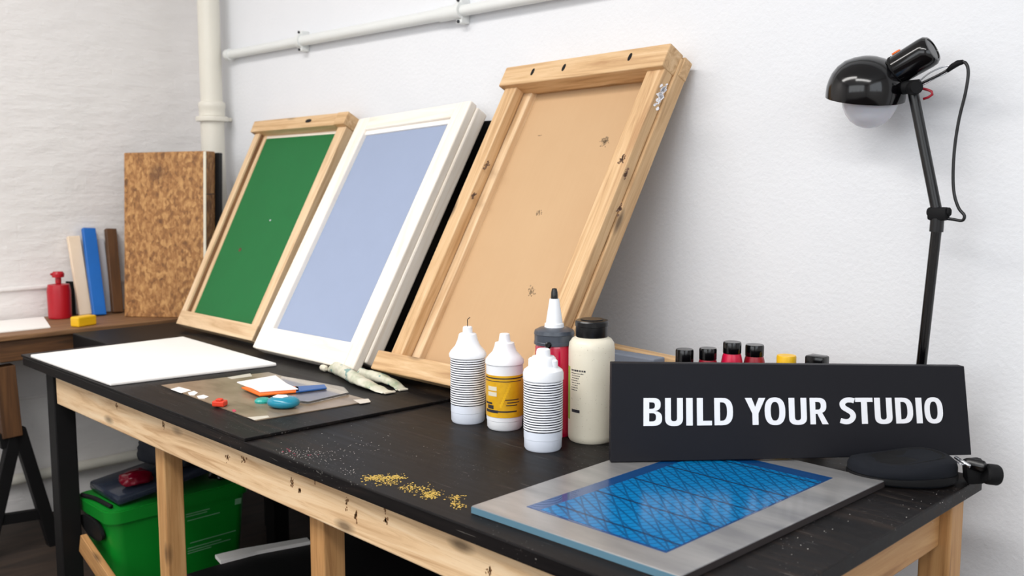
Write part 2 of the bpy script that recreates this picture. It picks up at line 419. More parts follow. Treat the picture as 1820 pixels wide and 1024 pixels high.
# ------------------------------------------------------------------ the workbench
TX0, TX1, TY0, TY1 = .742, 3.080, -.960, -.180
wb = thing('workbench', 'long pine workbench with a black worktop carrying the frames and bottles', 'table', (1.9, -.57, 0))
mk('worktop', box(TX0, TX1, TY0, TY1, T-.024, T, .0025), 'worktop', wb, world=True, perm=(0, 1, 2))
mk('front_apron', box(.945, TX1-.04, TY0+.018, TY0+.040, T-.106, T-.024, .003), 'apron', wb, world=True, perm=(0, 1, 2))
mk('back_apron', box(.80, TX1-.06, TY1-.03, TY1-.008, T-.106, T-.024, .003), 'leg', wb, world=True, perm=(0, 1, 2))
mk('end_rail', box(3.028, 3.05, TY0+.04, -.278, T-.104, T-.024, .003), 'leg', wb, world=True, perm=(1, 0, 2))
def leg(x1, y0, w, mat, top=T-.024, d=None):
    d = d or w
    mk('leg', box(x1-w, x1, y0, y0+d, 0, top, .003), mat, wb, world=True, perm=(2, 1, 0))
leg(.905, -.935, .056, 'black_frame')
leg(1.546, -.919, .046, 'leg'); leg(2.200, -.919, .047, 'leg'); leg(3.027, -.919, .047, 'leg')
leg(3.068, -.277, .052, 'leg'); leg(2.200, -.240, .047, 'leg'); leg(.90, -.26, .056, 'black_frame')
for x in (2.165,): mk('cross_rail', box(x-.01, x+.012, -.87, -.24, T-.145, T-.03, .003), 'leg', wb, world=True, perm=(1, 0, 2))
for u, v, su, sv in ((207, 720, .007, .011), (115, 674, .006, .007), (291, 757, .005, .009), (405, 814, .007, .009), (433, 818, .010, .006), (519, 857, .006, .010), (533, 872, .003, .004),
                     (616, 893, .0035, .014), (633, 918, .004, .010), (684, 903, .004, .012), (686, 925, .007, .010), (870, 1015, .006, .007), (560, 850, .003, .010)):
    c0 = aty(u, v, TY0+.018); bm = bmesh.new()
    for k in range(16):
        px, pz = R.gauss(c0.x, su*.5), R.gauss(c0.z, sv*.5); sz = R.uniform(.0007, .0026)
        pts = [(px+sz*math.cos(i*PI/3)*R.uniform(.5, 1.1), pz+sz*1.5*math.sin(i*PI/3)*R.uniform(.5, 1.1)) for i in range(6)]
        poly([(x, min(z, T-.027)) for x, z in pts], 0, .0006, bm)
    mk('knot', bm, 'knot', wb, fn=lambda c: Vector((c.x, TY0+.018-c.z, c.y)), world=True)
# thin black board lying over the left half
p1, p2 = atz(437, 779, MAT), atz(803, 711, MAT)
bx = (p1.x+p2.x)/2
o = mk('hardboard_sheet', slab([(TX0-.004, TY0-.002), (p1.x, TY0-.002), (p2.x, TY1), (TX0-.004, TY1)], T+.0002, MAT, .0015), 'worktop', perm=(0, 1, 2), world=True, at=(TX0, TY0, T))
tag(o, 'thin black hardboard sheet covering the left half of the worktop', 'board')
# dark side board between workbench and the left bench
sb = thing('side_table', 'low black side table filling the gap left of the workbench', 'table', (.56, -.42, 0))
mk('tabletop', box(.41, .734, -.70, -.10, T-.055, T+.002, .004), 'black_frame', sb, world=True)
for x, y in ((.43, -.15), (.70, -.15), (.70, -.42), (.43, -.42)): mk('leg', box(x-.02, x+.02, y-.02, y+.02, 0, T-.055), 'black_frame', sb, world=True)

# ------------------------------------------------------------------ bench along the left wall
BZ = .73; BX = .385
bt = thing('bench', 'brown wooden bench along the left wall on a trestle', 'bench', (.2, -1.2, 0))
mk('bench_top', box(.004, BX, -2.3, -.16, BZ-.016, BZ, .003), 'bench', bt, world=True, perm=(1, 0, 2))
mk('fascia', box(BX-.04, BX-.012, -2.3, -.19, BZ-.085, BZ-.016, .003), 'brown', bt, world=True, perm=(1, 0, 2))
mk('back_rail', box(.02, .05, -2.3, -.16, BZ-.085, BZ-.016, .003), 'brown', bt, world=True, perm=(1, 0, 2))
for y in (-2.2, -.24): mk('leg', box(.075, .115, y-.02, y+.02, 0, BZ-.016), 'black_frame', bt, world=True, perm=(2, 1, 0))
tr = thing('trestle', 'black A-frame trestle with a brown post under the left bench', 'trestle', (.33, -.95, 0))
q = lambda u, v: aty(u, v, -.93)
ty = -.93
def yz(u, v, x=.34): return atx(u, v, x)
bm, fn = beam(yz(5, 650), yz(19, 775), .05, .06); mk('post', bm, 'brown', tr, fn=fn, world=True, perm=(0, 1, 2))
for (u0, v0, u1, v1) in ((32, 762, 96, 965), (26, 772, -16, 955)):
    a, b = yz(u0, v0), yz(u1, v1)
    e = a + (b-a)*((a.z)/(a.z-b.z)); e.z = max(e.z, .0)
    bm, fn = beam(a, e, .035, .04); mk('leg', bm, 'black_frame', tr, fn=fn, world=True, perm=(0, 1, 2))
bm, fn = beam(yz(-6, 925), yz(78, 912), .02, .035); mk('crossbar', bm, 'black_frame', tr, fn=fn, world=True, perm=(0, 1, 2))
bm, fn = beam(yz(-2, 785), yz(40, 772), .03, .05); mk('head_block', bm, 'black_frame', tr, fn=fn, world=True, perm=(0, 1, 2))

o = mk('paper_sheet', slab([(.03, -1.5), (.30, -1.5), (.30, -.73), (.03, -.66)], BZ+.0003, BZ+.004), 'paper', world=True, at=(.1, -1, BZ))
tag(o, 'white paper lying on the brown bench at the left edge', 'paper')

# red pump bottle
rb = atz(109, 570, BZ)
t = thing('paint_bottle', 'red squeeze bottle with a stepped cap on the left bench', 'bottle', (.085, rb.y+.02, BZ))
s = .0020
mk('body', lathe([(.0, 0), (.036, 0), (.039, .003), (.040, .10), (.036, .122), (.0, .127)], 28), 'red', t, smooth=35)
mk('cap', lathe([(.010, .127), (.010, .146), (.020, .148), (.021, .160), (.016, .168), (0, .169)], 24), 'red', t, smooth=35)
mk('spout', box(-.004, .004, -.026, .01, .156, .164, .002), 'red', t)
def lean_strip(name, label, cat, base, top, w, th, mat, perm=(0, 1, 2), group=None, bev=.003, parent=None):
    """upright strip: base/top mid points, w across the view (Y), th towards the wall (X)"""
    base, top = Vector(base), Vector(top)
    bm, fn = beam(base, top, w, th, bev, roll=(1, 0, 0))
    o = mk(name, bm, mat, fn=fn, world=True, at=base, perm=perm)
    return tag(o, label, cat, group)
def wallstrip(ub, vb, ut, vt, xb, xt, lift=.0):
    b = atx(ub, vb, xb); b.z = BZ+lift; return b, atx(ut, vt, xt)
G = 'strips leaning against the left wall'
b, e = wallstrip(128, 560, 124, 500, .06, .02, .003); lean_strip('folder', 'narrow dark folder edge leaning behind the red bottle', 'folder', b, e, .03, .006, 'black_board')
b, e = wallstrip(152, 565, 130, 420, .085, .02, .003); lean_strip('batten', 'cream wooden batten leaning on the left wall beside the red bottle', 'batten', b, e, .044, .018, 'cream_wood', group=G)
b, e = wallstrip(177, 569, 157, 406, .128, .02, .003); lean_strip('batten', 'bright blue painted batten leaning on the left wall', 'batten', b, e, .047, .02, 'blue_paint', group=G)
b, e = wallstrip(193, 565, 177, 425, .06, .012, .003); lean_strip('batten', 'pale grey thin batten leaning between the blue and brown ones', 'batten', b, e, .03, .010, 'grey_paint', group=G)
b, e = wallstrip(209, 563, 196, 407, .10, .02, .003); lean_strip('batten', 'dark brown wooden batten leaning beside the chipboard panel', 'batten', b, e, .040, .022, 'brown', group=G)
yb = atz(152, 580, BZ)
o = mk('sanding_block', box(-.02, .02, -.038, .038, 0, .034, .005), 'yellow', at=(min(yb.x, .33), yb.y, BZ+.0005), fn=lambda c: Vector((min(yb.x, .33), yb.y, BZ+.0005))+Matrix.Rotation(.35, 3, 'Z') @ c, world=True)
tag(o, 'small yellow block on the edge of the left bench', 'block')

# chipboard block and the black panel behind it
ang = math.radians(40)
e1 = Vector((math.cos(ang), math.sin(ang), 0)); e2 = Vector((-math.sin(ang), math.cos(ang), 0))
A0 = atz(221, 563.5, BZ); Wc, Hc = .305, .590
def cf(c): return A0 + e1*c.x + e2*(c.y + c.z*.085) + Vector((0, 0, c.z + c.x*.02 if c.z > .3 else c.z))
t = thing('chipboard_panel', 'thick brown chipboard panel standing on the bench in the corner', 'board', A0)
mk('panel', box(0, Wc, 0, .085, .0005, Hc, .003), 'chip', t, fn=cf, world=True)
mk('edge_strip', box(Wc-.008, Wc+.0015, -.0015, .003, .01, Hc-.002, .0005), 'cream', t, fn=cf, world=True)
mk('edge_strip', box(Wc-.001, Wc+.0015, .004, .083, Hc*.735, Hc*.742, .0003), 'brown', t, fn=cf, world=True)
o = mk('dark_board', box(.02, Wc+.012, .090, .125, .0005, Hc-.004, .003), 'black_board', fn=cf, world=True, at=A0)
tag(o, 'black panel standing right behind the thick brown chipboard', 'board')

# tall black board behind the frames
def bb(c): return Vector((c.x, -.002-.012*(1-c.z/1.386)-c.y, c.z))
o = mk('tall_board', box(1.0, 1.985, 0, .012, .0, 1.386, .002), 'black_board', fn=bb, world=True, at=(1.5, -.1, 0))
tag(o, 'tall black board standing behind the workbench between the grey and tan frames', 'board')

# ------------------------------------------------------------------ the three printing frames
class Frame:
    def __init__(s, BL, BR, TL, TR):
        s.c = (BL, BR, TL, TR); s.W = ((BR-BL).length+(TR-TL).length)/2; s.H = ((TL-BL).length+(TR-BR).length)/2
        s.n = ((BR-BL)+(TR-TL)).cross((TL-BL)+(TR-BR)).normalized()
        if s.n.y > 0: s.n = -s.n
    def __call__(s, c):
        a, b = c.x/s.W, c.y/s.H; BL, BR, TL, TR = s.c
        return BL*(1-a)*(1-b)+BR*a*(1-b)+TL*(1-a)*b+TR*a*b+s.n*c.z
def fbar(f, name, u0, u1, v0, v1, w0, w1, mat, root, bev=.002, along='v'):
    bm = box(u0, u1, v0, v1, w0, w1, bev)
    if name.endswith('panel'): bmesh.ops.subdivide_edges(bm, edges=bm.edges[:], cuts=12, use_grid_fill=True)
    return mk(name, bm, mat, root, fn=f, world=True, perm=(1, 0, 2) if along == 'v' else (0, 1, 2))
def find(f, u, v, w):
    """frame coordinates of the photo point (u, v) on the frame's plane at depth w"""
    o = f(Vector((0, 0, w))); d_ = ray(u, v); h = CAM + d_*((o-CAM).dot(f.n)/d_.dot(f.n)); x, y = f.W/2, f.H/2
    for _ in range(12):
        p = f(Vector((x, y, w))); e_ = h-p
        a1_ = f(Vector((x+.001, y, w)))-p; a2_ = f(Vector((x, y+.001, w)))-p
        A, B, C = a1_.dot(a1_), a1_.dot(a2_), a2_.dot(a2_); D, E_ = a1_.dot(e_), a2_.dot(e_); dt = A*C-B*B
        x += .001*(C*D-B*E_)/dt; y += .001*(A*E_-B*D)/dt
    return x, y
def scuff(f, name, u, v, w, su, sv, n, mat, root, size=.0022):
    bm = bmesh.new(); x, y = find(f, u, v, w)
    for _ in range(n):
        cx, cy = R.gauss(x, su), R.gauss(y, sv); s = size*R.uniform(.4, 1.2)
        poly([(cx+s*math.cos(k*PI/3)*R.uniform(.5, 1.2), cy+s*math.sin(k*PI/3)*R.uniform(.5, 1.2)) for k in range(6)], w-.0004, w+.0003, bm)
    return mk(name, bm, mat, root, fn=f, world=True)
def hole(f, name, u, v, w, ru, rv, mat, root):
    bm = bmesh.new(); n = 20
    ring = [(u+ru*math.copysign(abs(math.cos(2*PI*k/n))**.8, math.cos(2*PI*k/n)), v+rv*math.sin(2*PI*k/n)) for k in range(n)]
    return mk(name, poly(ring, w-.004, w+.0004, bm), mat, root, fn=f, world=True)

# green frame
zf = MAT+.020
f = Frame(atz(313, 575, zf), atz(447, 606, zf), aty(461, 219, -.040), aty(625, 203, -.040))
t = thing('printing_frame', 'pale wooden frame with green mesh, leftmost of the three leaning frames', 'frame', (f.c[0]+f.c[1])/2, 'printing frames leaning against the back wall')
W, H = f.W, f.H; a = .044
fbar(f, 'stile', 0, .030, .002, H-.03, -.034, 0, 'pine_pale', t); fbar(f, 'stile', W-.044, W, .002, H-.03, -.034, 0, 'pine_pale', t)
fbar(f, 'stile_liner', .028, .052, .05, H-.03, -.034, -.018, 'pine_pale', t)
fbar(f, 'groove_strip', .030, .034, .05, H-.03, -.018, -.006, 'bench', t)
fbar(f, 'bottom_rail', .0, W-.0, 0, .050, -.035, .001, 'pine_pale', t, along='u')
r_ = fbar(f, 'top_rail', -.012, W-.050, H-.046, H, -.034, .014, 'pine', t, along='u')
fbar(f, 'top_block', W-.050, W+.004, H-.046, H, -.034, .017, 'pine', t, along='u')
hole(f, 'handle_slot', W*.62, H-.021, .014, .017, .007, 'black_board', t)
fbar(f, 'mesh_panel', .040, W-.040, .044, H-.044, -.030, -.022, 'green', t, bev=0)
fbar(f, 'white_tape', .05, W-.04, H-.056, H-.044, -.022, -.0205, 'white_wood', t, bev=0, along='u')
hole(f, 'nail_hole', W*.34, H*.375, -.022, .008, .007, 'brown', t)
hole(f, 'paint_fleck', W*.55, H*.52, -.022, .004, .003, 'grey_paint', t)

# pale blue-grey frame
f = Frame(atz(448, 617, zf), atz(626, 657, zf), aty(638, 211, -.078), aty(838, 178, -.078))
t = thing('printing_frame', 'whitewashed wooden frame with pale blue-grey mesh, middle one of the leaning frames', 'frame', (f.c[0]+f.c[1])/2, 'printing frames leaning against the back wall')
W, H = f.W, f.H
fbar(f, 'stile', 0, .056, 0, H-.0, -.026, 0, 'white_wood', t, .004); fbar(f, 'stile', W-.058, W, 0, H, -.026, 0, 'white_wood', t, .004)
fbar(f, 'stile_backer', W-.045, W+.004, .030, H-.004, -.068, -.026, 'white_wood', t, .005); fbar(f, 'stile_backer', -.002, .04, .030, H-.004, -.050, -.026, 'white_wood', t, .005)
fbar(f, 'top_rail', .056, W-.058, H-.046, H, -.026, -.001, 'white_wood', t, .003, 'u')
fbar(f, 'bottom_rail', .020, W-.040, -.002, .068, -.030, .004, 'white_wood', t, .004, 'u')
fbar(f, 'inner_bead', .052, W-.054, H-.060, H-.044, -.024, -.010, 'paper', t, .001, 'u')
fbar(f, 'mesh_panel', .050, W-.050, .06, H-.044, -.024, -.016, 'blue_grey', t, 0)

# tan pine frame
zt = T+.030
f = Frame(atz(678, 661, zt), atz(943, 721, zt), aty(910, 124, -.078), aty(1199, 82, -.078))
t = thing('printing_frame', 'tall rough pine frame with tan cardboard backing, rightmost of the leaning frames', 'frame', (f.c[0]+f.c[1])/2, 'printing frames leaning against the back wall')
W, H = f.W, f.H
for s_ in (0, 1):
    u0, u1 = (.004, .046) if not s_ else (W-.052, W-.002)
    fbar(f, 'stile', u0, u1, .004, H-.05, -.032, 0, 'pine', t, .003)
    u0, u1 = (.014, .072) if not s_ else (W-.050, W+.004)
    fbar(f, 'stile_backer', u0, u1, .045, H-.01, -.072, -.0335, 'pine_pale' if not s_ else 'pine', t, .003)
fbar(f, 'top_rail', -.008, W-.0, H-.056, H, -.040, .014, 'pine', t, .003, 'u')
fbar(f, 'top_rail_backer', .0, W+.006, H-.05, H-.003, -.072, -.041, 'pine', t, .003, 'u')
fbar(f, 'bottom_rail', -.022, W+.01, 0, .050, -.022, .020, 'pine', t, .003, 'u')
fbar(f, 'foot', -.012, .046, .006, .03, -.044, -.0225, 'pine', t, .003, 'u')
fbar(f, 'backing_panel', .04, W-.04, .03, H-.04, -.064, -.052, 'cardboard', t, 0)
for u, v in ((.10, H-.026), (.205, H-.026), (W-.105, H-.022)): hole(f, 'screw_hole', u, v, .014, .005, .010, 'black_board', t)
scuff(f, 'tape_scrap', 1176, 165, .0, .004, .014, 46, 'grey_paint', t, .005)
scuff(f, 'scuff_mark', 1074, 251, -.052, .006, .005, 90, 'scuff', t); scuff(f, 'scuff_mark', 957, 378, -.052, .005, .004, 34, 'scuff', t); scuff(f, 'scuff_mark', 943, 517, -.052, .006, .006, 40, 'scuff', t)
scuff(f, 'scuff_mark', 958, 240, -.052, .003, .0006, 12, 'scuff', t, .0014)
for u_, v_ in ((840, 348), (863, 292), (1105, 283), (1112, 308), (1100, 370)): scuff(f, 'knot', u_, v_, .0, .003, .005, 26, 'brown', t, .003)

# ------------------------------------------------------------------ flat things on the left half of the bench
def flat(name, pts, z, th, mat, label, cat, bev=.001, group=None, parent=None):
    P = [atz(u, v, z) for u, v in pts]; c = sum(P, Vector())/len(P)
    bm = slab([(p.x, p.y) for p in P], z+.0003 if not parent else z, z+th, bev)
    if parent: return mk(name, bm, mat, parent, world=True)
    o = mk(name, bm, mat, world=True, at=(c.x, c.y, z)); return tag(o, label, cat, group)
flat('canvas_board', [(54, 636), (196, 687), (492, 651), (326, 603)], MAT, .009, 'paper', 'large white canvas board overhanging the left end of the workbench', 'board', .003)
sh = [(287, 686), (455, 749), (660, 714), (477, 663)]
P = [atz(u, v, MAT) for u, v in sh]; c = sum(P, Vector())/4
t = thing('acetate_sheet', 'brown clear sheet with taped corners lying on the black hardboard', 'sheet', (c.x, c.y, MAT))
mk('sheet', slab([(p.x, p.y) for p in P], MAT+.0004, MAT+.0022, 0), 'acetate', t, world=True)
ZS = MAT+.0022
for pts, ma in (([(303, 692), (318, 688), (340, 694), (322, 699)], 'paper'), ([(628, 711), (655, 709), (659, 715), (640, 718)], 'tape'),
            ([(404, 671), (445, 664), (448, 669), (412, 674)], 'tape'), ([(440, 742), (476, 739), (479, 742), (452, 747)], 'tape')):
    flat('tape_piece', pts, ZS, .0005, ma, '', '', 0, parent=t)
for pts in ([(334, 699), (345, 696), (352, 699), (346, 703), (337, 703)], [(350, 705), (362, 703), (371, 706), (364, 709), (353, 709)]):
    flat('paint_dab', pts, ZS, .0018, 'paper', '', '', .0006, parent=t)
flat('paint_dab', [(412, 729), (417, 728), (420, 731), (415, 733)], ZS, .0006, 'pink', '', '', 0, parent=t)
# cards and tools on the sheet
flat('clear_sleeve', [(482, 712), (548, 719), (621, 702), (612, 692), (566, 684), (500, 672)], ZS, .006, 'clear', 'clear plastic sleeve under the cards on the brown sheet', 'sleeve', .002)
ZC = ZS+.0066
flat('orange_card', [(429, 691), (462, 705), (532, 698), (531, 690), (470, 686)], ZC, .004, 'orange', 'orange card sticking out under the white label card', 'card', .001)
flat('scraper', [(526, 699), (581, 692), (577, 686), (524, 690)], ZC, .004, 'blue_card', 'flat blue strip beside the orange card', 'scraper', .001)
flat('label_card', [(421, 681), (438, 688), (448, 690), (462, 698), (530, 693), (510, 684), (500, 677), (490, 669)], ZC+.0045, .003, 'paper', 'white card on top of the orange card', 'card', .0008)
pk = atz(504, 724, ZS)
t = thing('tape_roller', 'shiny teal rounded roller with a white top on the brown sheet', 'roller', (pk.x, pk.y, ZS), rotz=math.radians(35))
bm = lathe([(0, 0), (.022, .0005), (.032, .006), (.034, .012), (.031, .019), (.022, .023), (0, .024)], 36)
mk('shell', bm, 'teal', t, fn=lambda c: Vector((c.x*1.08, c.y*.82, c.z)), smooth=True)
bm = slab([(-.020, -.010), (.004, -.013), (.012, .000), (.002, .012), (-.018, .010)], .0232, .0255, .0006); mk('label', bm, 'paper', t)
bm = lathe([(0, 0), (.0175, 0), (.018, .004), (.014, .008), (0, .0085)], 20); g = atz(467, 715, ZS)
o = mk('paint_chip', bm, 'teal2', at=(g.x, g.y, ZS+.0003)); o.location = (g.x, g.y, ZS+.0003)
tag(o, 'small turquoise paint chip left of the teal roller', 'paint chip')
g = atz(391, 722, ZS)
bm = box(-.014, .014, -.011, .011, .0004, .013, .003); box(-.006, .008, -.010, .004, .012, .018, .003, bm)
o = mk('paint_block', bm, 'red_chip'); o.location = (g.x, g.y, ZS); o.rotation_euler = (0, 0, .6)
tag(o, 'small orange-red paint block on the front edge of the brown sheet', 'block')

# crumpled paint tubes
def ptube(label, pa, pb, r, seed, lift, cap_at_start=True):
    a, b = Vector(pa), Vector(pb); L = (b-a).length; d = (b-a).normalized(); sd = Vector((-d.y, d.x, 0))
    t = thing('paint_tube', label, 'paint tube', (a+b)/2, 'crumpled paint tubes in front of the frames')
    bm = bmesh.new(); rings = []; n, m_ = 28, 20
    for i in range(n+1):
        u = i/n; x = .016+u*(L-.016)
        prof = min(1, .35+u*6) if u < .12 else 1
        hw = r*prof*(1+.22*max(0, u-.25)); hh = r*prof*max(.16, 1-.9*max(0, (u-.35)/.65)**1.6) if u < .9 else r*.16
        ring = []
        for k in range(m_):
            an = 2*PI*k/m_; w_ = 1+.30*(noise.noise(Vector((x*38+seed, math.cos(an)*1.2, math.sin(an)*1.2))))
            bend = .010*math.sin(u*5+seed)
            zz = hh*math.sin(an)*w_
            ring.append(bm.verts.new(a+d*x+sd*(hw*math.cos(an)*w_+bend)+Vector((0, 0, max(zz+hh*1.02, .0006)+lift))))
        rings.append(ring)
    for p_, q_ in zip(rings, rings[1:]):
        for k in range(m_): bm.faces.new((p_[k], p_[(k+1) % m_], q_[(k+1) % m_], q_[k]))
    bm.faces.new(rings[0]); bm.faces.new(rings[-1])
    mk('body', bm, 'tube', t, world=True, smooth=True)
    bm2, fn = axis_lathe([(0, -.004), (r*.5, -.004), (r*.55, .0), (r*.55, .014), (r*.3, .018), (0, .018)], a+Vector((0, 0, r*.62+lift)), d, 18)
    mk('cap', bm2, 'cream', t, fn=fn, world=True, smooth=40)
    bm3, fn = beam(b+d*.002+sd*.010*math.sin(5+seed)+Vector((0, 0, r*.22+lift)), b+d*.010+sd*.010*math.sin(5+seed)+Vector((0, 0, r*.22+lift)), r*1.9, .004, .001)
    mk('crimp', bm3, 'cream', t, fn=fn, world=True)
zz = MAT+.0008
a, b = atz(574, 660, zz), atz(690, 699, zz)
ptube('longer crumpled paint tube with green stains lying in front of the grey frame', a, b, .0152, 1.3, 0)
a, b = atz(636, 667, zz), atz(712, 694, zz)
ptube('shorter crumpled paint tube lying behind the longer stained one', a, b, .0125, 4.1, 0)

# ------------------------------------------------------------------ bottles
CA = -45.0    # the side that faces the camera
def at_base(u, v, z=T): p = atz(u, v, z); return Vector((p.x, p.y, z))
def toback(p, r):
    d = Vector((p.x-CAM.x, p.y-CAM.y, 0)).normalized(); return Vector((p.x, p.y, 0))+d*r*.85+Vector((0, 0, T+.0005))
k = 1.0
def ribbed(label, u, v, r, wire):
    p = toback(at_base(u, v), r)
    t = thing('squeeze_bottle', label, 'bottle', p, 'white squeeze bottles with striped sleeves')
    mk('base', lathe([(0, 0), (r*.90, 0), (r*.96, .004), (r*.97, .022), (r*.985, .0225), (r*.985, .037), (0, .037)], 48), 'cool_white', t, smooth=35)
    prof = [(r*.97, .037)]
    z = .038
    while z < .131:
        prof += [(r*.985, z), (r*1.0, z+.0010), (r*1.0, z+.0036), (r*.985, z+.0046)]; z += .0048
    prof += [(r*.97, .135)]
    mk('sleeve', lathe(prof, 48), 'stripes', t, smooth=30)
    if wire:
        mk('shoulder', lathe([(r*.98, .135), (r*1.06, .137), (r*1.07, .143), (r*.98, .149), (r*.72, .160), (r*.58, .172), (r*.50, .184), (r*.42, .186), (0, .186)], 48), 'white_plastic', t, smooth=35)
        n = mk('nozzle', lathe([(r*.30, .186), (r*.285, .1865), (r*.27, .1985), (r*.22, .200), (0, .200)], 32), 'white_plastic', t, smooth=35)
        mk('tip_wire', tube(spline([(0, 0, .199), (-.0015, .001, .208), (.0, 0, .214), (.0045, .003, .219)], 6), .0008, 8), 'black_plastic', n, smooth=True)
    else:
        mk('shoulder', lathe([(r*.98, .135), (r*1.03, .137), (r*1.03, .149), (r*.98, .155), (r*.80, .160), (r*.70, .163), (r*.655, .169), (r*.625, .178), (r*.56, .181), (r*.36, .1815), (0, .1815)], 48), 'white_plastic', t, smooth=35)
        n = mk('nozzle', lathe([(r*.36, .1805), (r*.355, .190), (r*.33, .1945), (r*.27, .196), (0, .196)], 32), 'white_plastic', t, smooth=35)
        for an in (CA+62, CA-110):
            c_, s_ = math.cos(math.radians(an)), math.sin(math.radians(an))
            mk('lug', lathe([(0, .150), (.0085, .150), (.0085, .174), (.006, .177), (0, .177)], 16), 'white_plastic', t, fn=lambda c, c_=c_, s_=s_: c+Vector((c_*.0205, s_*.0205, 0)), smooth=35)
    t.scale = (1, 1, 1 if wire else .967)
    return t
ribbed('white squeeze bottle with striped sleeve and a thin black wire at its tip', 832, 755, .0365, True)
ribbed('white squeeze bottle with striped sleeve standing nearest the camera', 965, 805, .0368, False)

p = toback(at_base(897, 767), .038)
t = thing('squeeze_bottle', 'white squeeze bottle with a yellow label between the two striped ones', 'bottle', p); t.scale = (1, 1, .935)
r = .0375
mk('body', lathe([(0, 0), (r*.88, 0), (r*.95, .004), (r*.96, .020), (r*.98, .0205), (r*1.0, .036), (r*1.0, .140), (r*.98, .1405), (r*.98, .142), (0, .142)], 48), 'white_plastic', t, smooth=35)
mk('shoulder', lathe([(r*.98, .142), (r*1.05, .143), (r*1.04, .150), (r*.85, .160), (r*.66, .168), (r*.55, .180), (r*.52, .187), (r*.36, .189), (0, .189)], 48), 'white_plastic', t, smooth=35)
mk('nozzle', lathe([(r*.33, .189), (r*.28, .203), (r*.27, .206), (r*.22, .207), (0, .207)], 32), 'white_plastic', t, smooth=35)
lb = mk('label', patch(r*1.0, -185, 95, .030, .121, .0005, 40), 'ylabel', t, smooth=35)
rr = r*1.0+.0005
def pr(par, rad, a0, a1, z0, z1, mat='ink', name='print'): return mk(name, patch(rad, CA+a0, CA+a1, z0, z1, .0003, max(2, int(abs(a1-a0)/6))), mat, par)
for a0, a1, z0, z1 in ((-78, 78, .114, .1165), (-78, 60, .108, .1095), (-70, -20, .040, .046), (-60, -35, .048, .056), (-72, -40, .058, .062), (5, 42, .056, .058), (8, 50, .062, .064), (2, 48, .068, .070), (-20, 40, .042, .045)): pr(lb, rr, a0, a1, z0, z1)
for i in range(9): pr(lb, rr, -14+i*3.4, -8+i*3.4, .052+i*.0055, .060+i*.0055, 'yellow')
for z0 in (.088, .076): pr(lb, rr, -58, -24, z0, z0+.009, 'cream')
for z in (.020, .037): pass

p = toback(at_base(984, 778), .038); r = .0375
t = thing('ink_bottle', 'tall clear bottle of red ink with a white nozzle and black tip', 'bottle', p)
mk('body', lathe([(0, 0), (r*.97, 0), (r, .003), (r, .176), (r*.97, .180), (0, .180)], 48), 'red_fluid', t, smooth=35)
mk('collar', lathe([(r*1.0, .180), (r*1.06, .181), (r*1.06, .186), (r*1.04, .187), (r*1.04, .200), (r*1.07, .201), (r*1.02, .208), (r*.75, .213), (r*.5, .214), (0, .214)], 48), 'glass_grey', t, smooth=35)
nz = mk('nozzle', lathe([(r*.52, .214), (r*.50, .221), (r*.44, .222), (r*.42, .228), (r*.30, .258), (r*.26, .268), (r*.25, .270), (0, .270)], 40), 'white_plastic', t, smooth=35)
mk('tip', lathe([(r*.19, .270), (r*.17, .283), (r*.12, .290), (0, .291)], 24), 'black_gloss', nz, smooth=35)
c_, s_ = math.cos(math.radians(CA-18)), math.sin(math.radians(CA-18))
bm, fn = axis_lathe([(0, 0), (.0062, 0), (.0062, .006), (.004, .008), (0, .008)], (c_*r*1.0, s_*r*1.0, .184), (c_, s_, 0), 16); mk('knob', bm, 'black_gloss', t, fn=fn, smooth=35)

p = toback(at_base(1050, 790), .045); r = .0445
t = thing('bottle', 'wide cream bottle with a black cap beside the sign', 'bottle', p); t.scale = (1, 1, .962)
mk('body', lathe([(0, 0), (r*.93, 0), (r*.985, .004), (r, .012), (r, .186), (r*.97, .198), (r*.85, .206), (r*.68, .210), (0, .210)], 56), 'cream', t, smooth=35)
cp = mk('cap', lathe([(r*.68, .210), (r*.69, .212), (r*.69, .231), (r*.73, .232), (r*.73, .240), (r*.69, .243), (r*.40, .2445), (0, .2445)], 48), 'black_plastic', t, smooth=30)
mk('cap_lip', lathe([(r*.12, .2445), (r*.5, .2445), (r*.5, .2455), (r*.12, .2455)], 32), 'dark_metal', cp)
rr = r
lb = mk('label', patch(rr, CA-84, CA-70, .045, .152, .0004, 6), 'ink_green', t)
for i in range(18):
    z0 = .112+.0016*0+i*0
for i, (w0, w1) in enumerate(((10, 52), (10, 46), (12, 36), (12, 34), (10, 30), (12, 36), (14, 30), (10, 30), (10, 28))):
    z0 = .145-i*.0048; zh = .0034 if i == 0 else .0014
    a = w0-76+4
    while a < w1-70: 
        st = R.uniform(2, 5); pr(t, rr, a, min(a+st, w1-70), z0, z0+zh); a += st+R.uniform(1, 2)
pr(t, rr, -60, -34, .062, .068)

# ------------------------------------------------------------------ the silver screen lying at the right end
SZ = .012
P = [atz(838, 899, T+SZ), atz(1209, 1024, T+SZ), atz(1572, 854, T+SZ), atz(1219, 772, T+SZ)]
x0 = (P[0].x+P[3].x)/2; x1 = (P[1].x+P[2].x)/2
t = thing('screen_plate', 'silver plate with a blue screen painted with a reflected lattice lying flat under the sign', 'screen', ((x0+x1)/2, -.6, T))
Q = [(p.x, p.y) for p in P]
mk('plate', slab(Q, T+.0005, T+SZ, .0012), 'silver', t, world=True, perm=(0, 1, 2))
inner = [atz(936, 901, T+SZ), atz(1184, 983, T+SZ), atz(1480, 850, T+SZ)]; inner.append(inner[0]+inner[2]-inner[1])
mk('screen_border', slab([(p.x, p.y) for p in inner], T+SZ-.001, T+SZ+.0006), 'blue_edge', t, world=True)
def lerp2(pts, a, b): return pts[0]*(1-a)*(1-b)+pts[1]*a*(1-b)+pts[2]*a*b+pts[3]*(1-a)*b
